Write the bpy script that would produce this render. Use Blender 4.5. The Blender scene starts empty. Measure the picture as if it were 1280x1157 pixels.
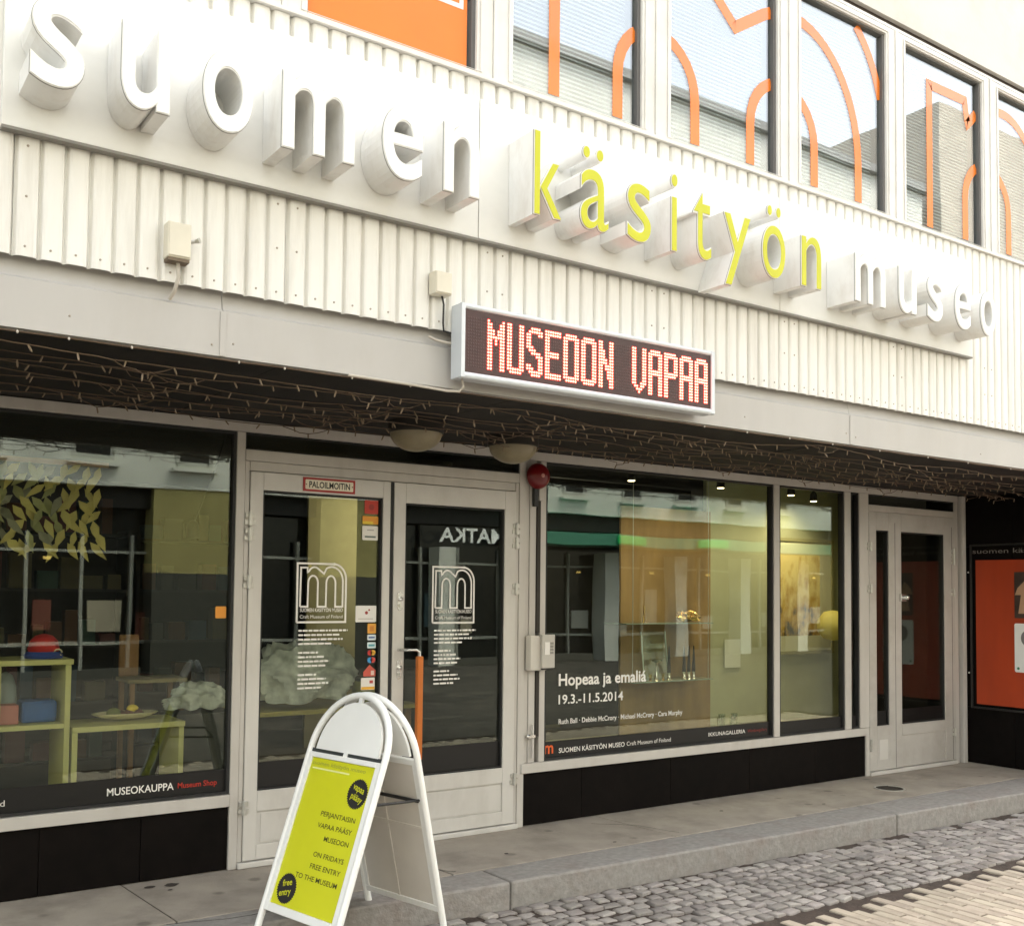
import bpy, math, random
from mathutils import Vector, Matrix
random.seed(7)
SC = bpy.context.scene
COL = SC.collection
rad = math.radians

# ------------------------------------------------------------------ camera
def setup_camera():
    YAW, PITCH, ROLL = rad(34.767), rad(2.667), rad(0.608)
    f = Vector((math.sin(YAW)*math.cos(PITCH), math.cos(YAW)*math.cos(PITCH), math.sin(PITCH)))
    r = Vector((math.cos(YAW), -math.sin(YAW), 0)); u = r.cross(f)
    r, u = r*math.cos(ROLL)+u*math.sin(ROLL), -r*math.sin(ROLL)+u*math.cos(ROLL)
    cd = bpy.data.cameras.new('camera'); co = bpy.data.objects.new('camera', cd); COL.objects.link(co)
    M = Matrix((r, u, -f)).transposed().to_4x4(); M.translation = Vector((0, -5.42, 1.482))
    co.matrix_world = M
    cd.sensor_fit = 'HORIZONTAL'; cd.sensor_width = 36.0
    cd.lens = 1302.6/1280*36; cd.shift_y = (678.66-578.5)/1280
    cd.clip_start = 0.05; cd.clip_end = 800
    SC.camera = co
    return co, r, u, f
CAM, CR, CU, CF = setup_camera()

# ------------------------------------------------------------------ light
W = bpy.data.worlds.new('World'); SC.world = W; W.use_nodes = True
nt = W.node_tree; bg = nt.nodes['Background']
sky = nt.nodes.new('ShaderNodeTexSky'); sky.sky_type = 'NISHITA'; sky.sun_disc = False
SUN_EL, SUN_AZ = 62, 50           # overcast; the brighter part of the sky is high behind the museum
sky.sun_elevation = rad(SUN_EL); sky.sun_rotation = rad(SUN_AZ)
sky.air_density = 1.0; sky.dust_density = 3.0; sky.ozone_density = 1.0
hs = nt.nodes.new('ShaderNodeHueSaturation'); hs.inputs['Saturation'].default_value = 0.5
nt.links.new(sky.outputs[0], hs.inputs['Color'])
wm = nt.nodes.new('ShaderNodeMixRGB'); wm.blend_type = 'MULTIPLY'; wm.inputs[0].default_value = 1; wm.inputs[2].default_value = (1.0, .94, .82, 1)
nt.links.new(hs.outputs[0], wm.inputs[1]); nt.links.new(wm.outputs[0], bg.inputs[0]); bg.inputs[1].default_value = 0.15
sl = bpy.data.lights.new('sun', 'SUN'); so = bpy.data.objects.new('sun', sl); COL.objects.link(so)
sl.energy = 1.4; sl.angle = rad(30); sl.color = (1, 0.95, 0.86)
az = rad(SUN_AZ); el = rad(SUN_EL)
sd = Vector((math.sin(az)*math.cos(el), math.cos(az)*math.cos(el), math.sin(el)))
so.rotation_euler = sd.to_track_quat('Z', 'Y').to_euler()
SC.view_settings.view_transform = 'Standard'; SC.view_settings.look = 'None'
SC.view_settings.exposure = 2.72; SC.view_settings.gamma = 1.0
SC.view_settings.use_curve_mapping = False
SC.cycles.max_bounces = 8; SC.cycles.transparent_max_bounces = 16

# ------------------------------------------------------------------ materials
MATS = {}
def mat(name, col, rough=0.6, metal=0.0, spec=0.5, vary=0.0, scale=8.0, bump=0.0, bscale=60.0, rnd=0.0,
        speck=0, dirt=None, dirt_amt=0.0, dirt_scale=3.0, stretch=(1,1,1), emit=None, estr=0.0, island=False, coat=0.0):
    if name in MATS: return MATS[name]
    m = bpy.data.materials.new(name); m.use_nodes = True; n = m.node_tree; L = n.links.new
    p = n.nodes['Principled BSDF']
    p.inputs['Roughness'].default_value = rough; p.inputs['Metallic'].default_value = metal
    p.inputs['Specular IOR Level'].default_value = spec
    p.inputs['Coat Weight'].default_value = coat
    c = (*col, 1)
    p.inputs['Base Color'].default_value = c
    tc = n.nodes.new('ShaderNodeTexCoord'); mp = n.nodes.new('ShaderNodeMapping'); mp.inputs['Scale'].default_value = stretch
    L(tc.outputs['Object'], mp.inputs[0])
    out = None
    if vary > 0 or rnd > 0 or dirt:
        rgb = n.nodes.new('ShaderNodeRGB'); rgb.outputs[0].default_value = c; out = rgb.outputs[0]
        if vary > 0:
            ns = n.nodes.new('ShaderNodeTexNoise'); ns.inputs['Scale'].default_value = scale; ns.inputs['Detail'].default_value = 6
            L(mp.outputs[0], ns.inputs['Vector'])
            mr = n.nodes.new('ShaderNodeMapRange'); mr.inputs['From Min'].default_value = .3; mr.inputs['From Max'].default_value = .7
            mr.inputs['To Min'].default_value = 1-vary; mr.inputs['To Max'].default_value = 1+vary
            L(ns.outputs[0], mr.inputs[0])
            h = n.nodes.new('ShaderNodeHueSaturation'); L(mr.outputs[0], h.inputs['Value']); L(out, h.inputs['Color']); out = h.outputs[0]
        if rnd > 0:
            oi = n.nodes.new('ShaderNodeObjectInfo'); ge = n.nodes.new('ShaderNodeNewGeometry')
            ad = n.nodes.new('ShaderNodeMath'); ad.operation = 'ADD'; L(oi.outputs['Random'], ad.inputs[0]); L(ge.outputs['Random Per Island'], ad.inputs[1])
            fr = n.nodes.new('ShaderNodeMath'); fr.operation = 'FRACT'; L(ad.outputs[0], fr.inputs[0])
            mr = n.nodes.new('ShaderNodeMapRange'); mr.inputs['To Min'].default_value = 1-rnd; mr.inputs['To Max'].default_value = 1+rnd
            L(fr.outputs[0], mr.inputs[0])
            h = n.nodes.new('ShaderNodeHueSaturation'); L(mr.outputs[0], h.inputs['Value']); L(out, h.inputs['Color']); out = h.outputs[0]
            mr2 = n.nodes.new('ShaderNodeMath'); mr2.operation = 'MULTIPLY'; mr2.inputs[1].default_value = 7.31; L(fr.outputs[0], mr2.inputs[0])
            f2 = n.nodes.new('ShaderNodeMath'); f2.operation = 'FRACT'; L(mr2.outputs[0], f2.inputs[0])
            mr3 = n.nodes.new('ShaderNodeMapRange'); mr3.inputs['To Min'].default_value = .5-rnd*.06; mr3.inputs['To Max'].default_value = .5+rnd*.06
            L(f2.outputs[0], mr3.inputs[0]); L(mr3.outputs[0], h.inputs['Hue'])
        if dirt:
            ns = n.nodes.new('ShaderNodeTexNoise'); ns.inputs['Scale'].default_value = dirt_scale; ns.inputs['Detail'].default_value = 9
            ns.inputs['Roughness'].default_value = .65
            L(mp.outputs[0], ns.inputs['Vector'])
            mr = n.nodes.new('ShaderNodeMapRange'); mr.inputs['From Min'].default_value = .48; mr.inputs['From Max'].default_value = .75
            mr.inputs['To Min'].default_value = 0; mr.inputs['To Max'].default_value = dirt_amt
            L(ns.outputs[0], mr.inputs[0])
            mx = n.nodes.new('ShaderNodeMixRGB'); mx.inputs[2].default_value = (*dirt, 1); L(mr.outputs[0], mx.inputs[0]); L(out, mx.inputs[1]); out = mx.outputs[0]
        if speck:
            vo = n.nodes.new('ShaderNodeTexVoronoi'); vo.inputs['Scale'].default_value = speck; L(tc.outputs['Object'], vo.inputs['Vector'])
            mr = n.nodes.new('ShaderNodeMapRange'); mr.inputs['From Min'].default_value = .07; mr.inputs['From Max'].default_value = .13; mr.inputs['To Min'].default_value = .5; mr.inputs['To Max'].default_value = 0
            L(vo.outputs['Distance'], mr.inputs[0])
            mx = n.nodes.new('ShaderNodeMixRGB'); mx.inputs[2].default_value = (.07, .06, .05, 1); L(mr.outputs[0], mx.inputs[0]); L(out, mx.inputs[1]); out = mx.outputs[0]
        L(out, p.inputs['Base Color'])
    if bump > 0:
        nb = n.nodes.new('ShaderNodeTexNoise'); nb.inputs['Scale'].default_value = bscale; nb.inputs['Detail'].default_value = 8
        L(mp.outputs[0], nb.inputs['Vector'])
        b = n.nodes.new('ShaderNodeBump'); b.inputs['Strength'].default_value = bump; b.inputs['Distance'].default_value = .01
        L(nb.outputs[0], b.inputs['Height']); L(b.outputs[0], p.inputs['Normal'])
    if emit:
        p.inputs['Emission Color'].default_value = (*emit, 1); p.inputs['Emission Strength'].default_value = estr
    MATS[name] = m
    return m

def glass(name, F0=.06, tint=(.93, .97, .94), wav=.012, wscale=1.3, gc=(.92, 1, .95)):
    if name in MATS: return MATS[name]
    m = bpy.data.materials.new(name); m.use_nodes = True; n = m.node_tree; L = n.links.new
    n.nodes.remove(n.nodes['Principled BSDF']); o = n.nodes['Material Output']
    tr = n.nodes.new('ShaderNodeBsdfTransparent'); tr.inputs[0].default_value = (*tint, 1)
    gl = n.nodes.new('ShaderNodeBsdfGlossy'); gl.inputs['Roughness'].default_value = 0.0; gl.inputs[0].default_value = (*gc, 1)
    lw = n.nodes.new('ShaderNodeLayerWeight'); lw.inputs[0].default_value = .5
    pw = n.nodes.new('ShaderNodeMath'); pw.operation = 'POWER'; pw.inputs[1].default_value = 5.0; L(lw.outputs['Facing'], pw.inputs[0])
    mr = n.nodes.new('ShaderNodeMapRange'); mr.inputs['To Min'].default_value = F0; mr.inputs['To Max'].default_value = 1
    L(pw.outputs[0], mr.inputs[0])
    mx = n.nodes.new('ShaderNodeMixShader'); L(mr.outputs[0], mx.inputs[0]); L(tr.outputs[0], mx.inputs[1]); L(gl.outputs[0], mx.inputs[2])
    L(mx.outputs[0], o.inputs[0])
    if wav > 0:
        tc = n.nodes.new('ShaderNodeTexCoord'); nb = n.nodes.new('ShaderNodeTexNoise'); nb.inputs['Scale'].default_value = wscale; nb.inputs['Detail'].default_value = 1
        L(tc.outputs['Object'], nb.inputs['Vector']); b = n.nodes.new('ShaderNodeBump'); b.inputs['Strength'].default_value = 1; b.inputs['Distance'].default_value = wav
        L(nb.outputs[0], b.inputs['Height']); L(b.outputs[0], gl.inputs['Normal'])
    MATS[name] = m
    return m

WHITE = mat('cladding_white', (.80, .79, .75), .45, vary=.03, scale=3, rnd=.03, dirt=(.40, .36, .29), dirt_amt=.34, dirt_scale=2.6, stretch=(5, 5, .5))
SIGNW = mat('sign_white', (.78, .78, .75), .4, vary=.02, dirt=(.5, .47, .4), dirt_amt=.25, dirt_scale=1.6, stretch=(1, 1, 1.6))
LETW = mat('letter_white', (.82, .82, .80), .4, dirt=(.42, .36, .28), dirt_amt=.3, dirt_scale=7, stretch=(1.5, 1.5, .7))
LETFACE = mat('letter_face_white', (.84, .85, .84), .3, vary=.02)
LETY = mat('letter_face_yellow', (.55, .55, .004), .35, vary=.03)
RIM = mat('letter_rim', (.22, .21, .19), .45)
FASC = mat('fascia_paint', (.46, .445, .425), .42, vary=.03, scale=2, dirt=(.36, .33, .29), dirt_amt=.3, dirt_scale=1.5, stretch=(2, 2, .6))
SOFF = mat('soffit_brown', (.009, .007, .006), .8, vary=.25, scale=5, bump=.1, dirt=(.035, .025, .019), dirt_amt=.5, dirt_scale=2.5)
FRAME = mat('frame_aluminium', (.54, .515, .48), .42, metal=.0, vary=.03, scale=4, dirt=(.33, .29, .25), dirt_amt=.35, dirt_scale=3, stretch=(2, 2, .5))
DOORM = mat('door_aluminium', (.60, .58, .545), .4, vary=.03, scale=4, dirt=(.34, .31, .27), dirt_amt=.35, dirt_scale=2.5, stretch=(1.5, 1.5, .6))
UPF = mat('window_frame_white', (.74, .72, .68), .4, vary=.03, dirt=(.4, .37, .32), dirt_amt=.3, dirt_scale=3)
GASK = mat('rubber_gasket', (.02, .02, .02), .7)
BLACK = mat('black_stone', (.004, .0028, .0024), .6, spec=.10, vary=.3, scale=14, bump=.02, dirt=(.010, .007, .006), dirt_amt=.5, dirt_scale=2)
FILM = mat('black_film', (.004, .0035, .0035), .45)
CONC = mat('concrete_slab', (.34, .30, .25), .85, vary=.12, scale=5, bump=.35, bscale=90, rnd=.05, speck=3.2, dirt=(.17, .145, .12), dirt_amt=.75, dirt_scale=2.8)
KERB = mat('granite_kerb', (.27, .255, .235), .8, vary=.16, scale=26, bump=.5, bscale=55, rnd=.05, dirt=(.20, .15, .13), dirt_amt=.6, dirt_scale=4)
SETT = mat('granite_sett', (.30, .275, .255), .62, vary=.14, scale=30, bump=.35, bscale=60, rnd=.32, dirt=(.17, .13, .10), dirt_amt=.5, dirt_scale=5)
BRICK = mat('pale_paver', (.40, .345, .275), .75, vary=.10, scale=20, bump=.3, bscale=80, rnd=.13, dirt=(.15, .11, .085), dirt_amt=.6, dirt_scale=5)
SOIL = mat('joint_soil', (.048, .034, .026), .95, vary=.35, scale=18, bump=.9, bscale=70, dirt=(.075, .052, .04), dirt_amt=.8, dirt_scale=7)
CHROME = mat('satin_chrome', (.7, .7, .68), .25, metal=1.0)
GALV = mat('galvanised', (.55, .54, .5), .4, metal=.6, vary=.1)
BOXM = mat('pale_plastic_box', (.70, .66, .55), .5, vary=.05)
LEDCASE = mat('led_case_aluminium', (.62, .66, .70), .35, metal=.1, vary=.03)
CABLE = mat('cable_tan', (.12, .08, .052), .6)
CABLEW = mat('cable_grey', (.5, .46, .4), .5)
BULB = mat('bulb_clear', (.26, .20, .14), .25)
RED = mat('alarm_red', (.15, .004, .006), .28)
ORANGE = mat('orange_wood', (.55, .15, .02), .45, vary=.06, scale=20, stretch=(1, 1, .2))
BOARDW = mat('board_white', (.85, .85, .82), .35, vary=.015)
BOARDB = mat('board_back', (.68, .64, .58), .6, vary=.05, scale=6)
YPOST = mat('poster_yellow', (.62, .63, .014), .4, vary=.02)
INK = mat('ink_black', (.015, .013, .012), .6)
INKG = mat('ink_olive', (.22, .23, .02), .6)
WTXT = mat('white_vinyl', (.82, .80, .76), .5)
RTXT = mat('red_vinyl', (.50, .035, .02), .5)
DIMR = mat('dim_red_vinyl', (.22, .02, .015), .5)
GLASS = glass('shop_glass', .048, (.92, .945, .90), .0010, 1.4)
UGLASS = glass('upper_glass', .20, (.90, .94, .93), .0008, 1.5, (.95, .97, 1))

# ------------------------------------------------------------------ mesh helpers
class MB:
    def __init__(s): s.v = []; s.f = []
    def add(s, vs, fs):
        o = len(s.v); s.v += [tuple(v) for v in vs]; s.f += [tuple(i+o for i in f) for f in fs]; return s
    def box(s, x0, x1, y0, y1, z0, z1):
        x0, x1 = min(x0, x1), max(x0, x1); y0, y1 = min(y0, y1), max(y0, y1); z0, z1 = min(z0, z1), max(z0, z1)
        return s.add([(x0,y0,z0),(x1,y0,z0),(x1,y1,z0),(x0,y1,z0),(x0,y0,z1),(x1,y0,z1),(x1,y1,z1),(x0,y1,z1)],
              [(0,3,2,1),(4,5,6,7),(0,1,5,4),(1,2,6,5),(2,3,7,6),(3,0,4,7)])
    def frame(s, x0, x1, z0, z1, w, y0, y1):        # rectangular ring; w = (left, right, bottom, top)
        l, r, b, t = w
        s.box(x0, x0+l, y0, y1, z0, z1); s.box(x1-r, x1, y0, y1, z0, z1)
        s.box(x0+l, x1-r, y0, y1, z0, z0+b); s.box(x0+l, x1-r, y0, y1, z1-t, z1); return s
    def tube(s, pts, r, n=6, closed=False, cap=True):
        pts = [Vector(p) for p in pts]; N = len(pts); base = len(s.v); prev = None
        for i, p in enumerate(pts):
            a = pts[(i-1) % N] if (closed or i > 0) else p
            b = pts[(i+1) % N] if (closed or i < N-1) else p
            t = (b-a).normalized()
            if prev is None:
                ref = Vector((0, 0, 1)) if abs(t.z) < .9 else Vector((1, 0, 0)); x = t.cross(ref).normalized()
            else: x = (prev - t*prev.dot(t)).normalized()
            prev = x; y = t.cross(x); rr = r[i] if isinstance(r, (list, tuple)) else r
            for k in range(n):
                a2 = 2*math.pi*k/n; s.v.append(tuple(p + x*math.cos(a2)*rr + y*math.sin(a2)*rr))
        M = N if closed else N-1
        for i in range(M):
            for k in range(n):
                a0 = base+i*n+k; a1 = base+i*n+(k+1) % n; b0 = base+((i+1) % N)*n+k; b1 = base+((i+1) % N)*n+(k+1) % n
                s.f.append((a0, a1, b1, b0))
        if cap and not closed:
            s.f.append(tuple(base+k for k in reversed(range(n)))); s.f.append(tuple(base+(N-1)*n+k for k in range(n)))
        return s
    def lathe(s, c, prof, n=20, axis='Z'):           # prof: (radius, height along axis)
        base = len(s.v)
        for r, h in prof:
            for k in range(n):
                a = 2*math.pi*k/n; x, y = r*math.cos(a), r*math.sin(a)
                if axis == 'Z': s.v.append((c[0]+x, c[1]+y, c[2]+h))
                elif axis == 'Y': s.v.append((c[0]+x, c[1]-h, c[2]+y))
                else: s.v.append((c[0]-h, c[1]-x, c[2]+y))
        for i in range(len(prof)-1):
            for k in range(n):
                s.f.append((base+i*n+k, base+i*n+(k+1) % n, base+(i+1)*n+(k+1) % n, base+(i+1)*n+k))
        s.f.append(tuple(base+k for k in reversed(range(n)))); s.f.append(tuple(base+(len(prof)-1)*n+k for k in range(n)))
        return s
    def prism(s, poly, O, ux, uz, d0, d1):           # poly in plane (ux, uz), extruded along outward normal from d0 to d1
        O, ux, uz = Vector(O), Vector(ux), Vector(uz); nn = ux.cross(uz).normalized(); n = len(poly)
        A = [O+ux*p[0]+uz*p[1]+nn*d0 for p in poly]; B = [O+ux*p[0]+uz*p[1]+nn*d1 for p in poly]
        fs = [tuple(reversed(range(n))), tuple(range(n, 2*n))] + [(i, (i+1) % n, n+(i+1) % n, n+i) for i in range(n)]
        return s.add(A+B, fs)
    def ribbon(s, pts, w, O=(0,0,0), ux=(1,0,0), uz=(0,0,1), d0=0, d1=.001):
        O, ux, uz = Vector(O), Vector(ux), Vector(uz); nn = ux.cross(uz).normalized(); N = len(pts)
        if N < 2: return s
        Lf, Rt = [], []
        for i in range(N):
            a = Vector(pts[max(i-1, 0)]); b = Vector(pts[min(i+1, N-1)]); p = Vector(pts[i])
            t = (b-a).normalized(); k = 1.0
            if 0 < i < N-1:
                t1 = (p-a).normalized(); t2 = (b-p).normalized(); t = (t1+t2).normalized() if (t1+t2).length > .1 else t1
                k = 1/max(.62, abs(t1.dot(t)))
            nrm = Vector((-t.y, t.x))
            Lf.append(p+nrm*w/2*k); Rt.append(p-nrm*w/2*k)
        for d in (d0, d1):
            pass
        o = len(s.v)
        for q in range(N):
            for pt, d in ((Lf[q], d1), (Rt[q], d1), (Rt[q], d0), (Lf[q], d0)):
                s.v.append(tuple(O+ux*pt.x+uz*pt.y+nn*d))
        for q in range(N-1):
            for k in range(4):
                s.f.append((o+q*4+k, o+q*4+(k+1) % 4, o+(q+1)*4+(k+1) % 4, o+(q+1)*4+k))
        s.f.append((o+3, o+2, o+1, o)); e = o+(N-1)*4; s.f.append((e, e+1, e+2, e+3))
        return s

LOC = {}
def obj(name, mb, m, parent=None, bevel=0, smooth=False, kind=None, label=None, cat=None, group=None, at=None):
    """link mb (world coordinates unless the parent is rotated) as one mesh object"""
    me = bpy.data.meshes.new(name)
    off = Vector(LOC.get(parent.name, (0, 0, 0))) if parent else Vector(at or (0, 0, 0))
    me.from_pydata([tuple(Vector(v)-off) for v in mb.v], [], mb.f); me.materials.append(m); me.update()
    if smooth:
        for p in me.polygons: p.use_smooth = True
        try: me.set_sharp_from_angle(angle=rad(40))
        except Exception: pass
    o = bpy.data.objects.new(name, me); COL.objects.link(o)
    if parent: o.parent = parent; LOC[o.name] = tuple(off)
    else: o.location = off; LOC[o.name] = tuple(off)
    if bevel:
        b = o.modifiers.new('bevel', 'BEVEL'); b.width = bevel; b.segments = 2; b.limit_method = 'ANGLE'; b.angle_limit = rad(50)
    tag(o, label, cat, group, kind)
    return o
def tag(o, label=None, cat=None, group=None, kind=None):
    if label: o['label'] = label
    if cat: o['category'] = cat
    if group: o['group'] = group
    if kind: o['kind'] = kind
    return o
def empty(name, loc, label=None, cat=None, group=None, kind=None, local=False, rot=None):
    o = bpy.data.objects.new(name, None); COL.objects.link(o); o.location = loc; o.empty_display_size = .1
    if rot: o.rotation_euler = rot
    LOC[o.name] = (0, 0, 0) if local else tuple(loc)
    return tag(o, label, cat, group, kind)
def copy_obj(src, loc=None, parent=None, rz=None):
    c = src.copy(); COL.objects.link(c)
    if parent: c.parent = parent
    if loc is not None: c.location = loc
    if rz is not None: c.rotation_euler = (0, 0, rz)
    return c

TXT = {}
def text_mesh(s, extrude=0.0, offset=0.0, res=4, spacing=1.0):
    key = (s, extrude, offset, res, spacing)
    if key in TXT: return TXT[key]
    cu = bpy.data.curves.new('t', 'FONT'); cu.body = s; cu.size = 1; cu.extrude = extrude; cu.offset = offset; cu.resolution_u = res; cu.space_character = spacing
    o = bpy.data.objects.new('t', cu); COL.objects.link(o)
    dg = bpy.context.evaluated_depsgraph_get()
    me = bpy.data.meshes.new_from_object(o.evaluated_get(dg))
    vs = [tuple(v.co) for v in me.vertices]; fs = [tuple(p.vertices) for p in me.polygons]
    bpy.data.objects.remove(o); bpy.data.curves.remove(cu); bpy.data.meshes.remove(me)
    TXT[key] = (vs, fs)
    return TXT[key]
def text(mb, s, O, w=None, h=None, ux=(1, 0, 0), uz=(0, 0, 1), d=.0015, offset=0.0, align='L', ang=0.0, base=None, res=3):
    """flat text; w = full width, h = cap height"""
    vs, fs = text_mesh(s, 0.0, offset, res)
    x0 = min(v[0] for v in vs); x1 = max(v[0] for v in vs)
    ref, _ = text_mesh('H', 0.0, 0.0, res); ch = max(v[1] for v in ref)
    sy = h/ch if h else w/(x1-x0); sx = w/(x1-x0) if w else sy
    O, ux, uz = Vector(O), Vector(ux), Vector(uz); nn = ux.cross(uz).normalized()
    sh = {'L': 0, 'R': -(x1-x0)*sx, 'C': -(x1-x0)*sx/2}[align]
    ca, sa = math.cos(ang), math.sin(ang)
    out = []
    for v in vs:
        a = (v[0]-x0)*sx+sh; b = v[1]*sy
        a, b = a*ca-b*sa, a*sa+b*ca
        out.append(O+ux*a+uz*b+nn*d)
    return mb.add(out, fs)
def circle(r, n=24, cx=0, cy=0, sy=1.0): return [(cx+r*math.cos(2*math.pi*k/n), cy+r*sy*math.sin(2*math.pi*k/n)) for k in range(n)]
def rrect(x0, x1, z0, z1, r, n=4):
    P = []
    for cx, cz, a0 in ((x1-r, z1-r, 0), (x0+r, z1-r, 90), (x0+r, z0+r, 180), (x1-r, z0+r, 270)):
        for k in range(n+1):
            a = rad(a0+90*k/n); P.append((cx+r*math.cos(a), cz+r*math.sin(a)))
    return P

# ================================================================== THE GROUND
def kerb_y(X):   # outer edge of the kerb
    P = [(-4, -.86), (1.69, -.92), (3.1, -.985), (6.27, -1.045), (7.78, -1.085), (9.5, -1.22), (11, -1.55), (13, -2.4)]
    for a, b in zip(P, P[1:]):
        if X <= b[0]: return a[1]+(b[1]-a[1])*(X-a[0])/(b[0]-a[0])
    return P[-1][1]
GZ = -.13
street = MB().box(-40, 60, -14.0, -.6, -.40, -.165)
STREET = obj('street', street, SOIL, kind='structure')
step = empty('paved_step', (0, 0, 0), kind='structure')
base = MB().box(-6, 14, -.62, 6.2, -.30, -.004)
obj('step_base', base, SOIL, step)
def slab(name, P, z0, z1, m, parent, bev=.006):
    n = len(P); mb = MB().add([(x, y, z0) for x, y in P]+[(x, y, z1) for x, y in P],
        [tuple(reversed(range(n))), tuple(range(n, 2*n))]+[(i, (i+1) % n, n+(i+1) % n, n+i) for i in range(n)])
    return obj(name, mb, m, parent, bevel=bev)
xs = [-3.2, -1.6, -.05, 1.42, 2.86, 4.46, 6.02, 7.62, 9.1, 10.7, 12.3]
for a, b in zip(xs, xs[1:]):
    g = .004
    ya = -.705 if a > 0 else -.71
    sk = .06
    slab('paving_slab', [(a+g-(-.0), -.0+.05), (a+g+sk, ya+g), (b-g+sk, ya+g), (b-g, .05)], -.12, 0.0+random.uniform(-.0015, .0015), CONC, step, .004)
kx = [-3.2, -.05, 3.096, 6.25, 8.2, 10.0, 12.4]
for a, b in zip(kx, kx[1:]):
    n = max(2, int((b-a)/.25)); P = [(a+.004, -.712)]
    P = []
    for k in range(n+1):
        X = a+.004+(b-a-.008)*k/n; P.append((X, kerb_y(X)+random.uniform(-.003, .003)))
    P += [(b-.004, -.712), (a+.004, -.712)]
    slab('kerb_stone', P, -.30, .001, KERB, step, .012)

# granite setts between kerb and pavers
def inview(p, m=30):
    d = Vector(p)-CAM.location; z = d.dot(CF)
    if z < .2: return False
    x = 640+1302.6*d.dot(CR)/z; y = 678.66-1302.6*d.dot(CU)/z
    return -m < x < 1280+m and -m < y < 1157+m
sett_root = empty('sett_strip', (0, 0, 0), kind='structure')
soil = MB()
nx = 90
for i in range(nx):
    for j in range(12):
        pass
def sett_mesh(seed):
    rr = random.Random(seed); n = 12; mb = MB(); P = []
    cs = [(.5+rr.uniform(-.09, .03), .5+rr.uniform(-.09, .03)) for k in range(4)]
    sg = [(1, 1), (-1, 1), (-1, -1), (1, -1)]
    for k in range(4):
        x, y = cs[k][0]*sg[k][0], cs[k][1]*sg[k][1]; c = rr.uniform(.07, .15)
        a, b, m_ = (x, y-sg[k][1]*c), (x-sg[k][0]*c, y), (x-sg[k][0]*c*.3, y-sg[k][1]*c*.3)
        P += [a, m_, b] if k in (0, 2) else [b, m_, a]
    rings = [(1.0, -.05), (.99, -.007), (.95, -.0015), (.60, rr.uniform(-.001, .0015))]
    tz = rr.uniform(-.05, .05); tx = rr.uniform(-.05, .05)
    for s_, z in rings: mb.v += [(x*s_, y*s_, z + (x*tx*.1+y*tz*.1)) for x, y in P]
    mb.v.append((0, 0, .0008))
    for r_ in range(3):
        for k in range(n): mb.f.append((r_*n+k, r_*n+(k+1) % n, (r_+1)*n+(k+1) % n, (r_+1)*n+k))
    for k in range(n): mb.f.append((3*n+k, 3*n+(k+1) % n, 4*n))
    return mb
setts = []
for row in range(12):
    yb = -1.058-row*.083
    X = 1.0+random.uniform(0, .1)
    while X < 10.4:
        w = random.uniform(.075, .122)
        y = yb + (kerb_y(X)+1.0)*max(0, 1-row/9) + .018*math.sin(X*2.3+row*.5)+random.uniform(-.006, .006)
        lim = -1.875+.01*math.sin(X*7)
        if y-.03 > lim and not (row == 0 and random.random() < (.12 + .25*(X > 6))):
            setts.append((X+w/2, y, GZ+random.uniform(-.007, .004), w-.004, random.uniform(.074, .082), random.uniform(-.16, .16)))
        X += w
vis = [s for s in setts if inview((s[0], s[1], s[2]))]
vis.sort(key=lambda s: (s[0])**2+(s[1]+5.42)**2); top = set(id(s) for s in vis[:300])
protos = [sett_mesh(k) for k in range(14)]
smeshes = []
for k, pm in enumerate(protos):
    me = bpy.data.meshes.new('sett'); me.from_pydata(pm.v, [], pm.f); me.materials.append(SETT)
    for p in me.polygons: p.use_smooth = True
    smeshes.append(me)
rest = MB()
for i, s in enumerate(setts):
    k = random.randrange(14)
    if id(s) in top:
        o = bpy.data.objects.new('sett', smeshes[k]); COL.objects.link(o); o.parent = sett_root
        o.location = s[:3]; o.scale = (s[3], s[4], 1); o.rotation_euler = (random.uniform(-.02, .02), random.uniform(-.02, .02), s[5])
    elif inview(s[:3], 400):
        ca, sa = math.cos(s[5]), math.sin(s[5])
        rest.add([(s[0]+x*s[3]*ca-y*s[4]*sa, s[1]+x*s[3]*sa+y*s[4]*ca, s[2]+z) for x, y, z in protos[k].v], protos[k].f)
obj('setts', rest, SETT, sett_root, smooth=True, kind='stuff')
# soil heaped in the joints (one uneven sheet)
def bumpy(x0, x1, y0, y1, z, nx, ny, amp, mat_, name, parent, fn=None):
    mb = MB()
    for j in range(ny+1):
        for i in range(nx+1):
            x = x0+(x1-x0)*i/nx; y = y0+(y1-y0)*j/ny
            mb.v.append((x, y, z+random.uniform(-amp, amp)+(fn(x, y) if fn else 0)))
    for j in range(ny):
        for i in range(nx):
            a = j*(nx+1)+i; mb.f.append((a, a+1, a+nx+2, a+nx+1))
    return obj(name, mb, mat_, parent, smooth=True)
bumpy(.5, 11, -2.2, -.9, GZ-.0115, 260, 34, .0035, SOIL, 'joint_soil', sett_root)

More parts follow.
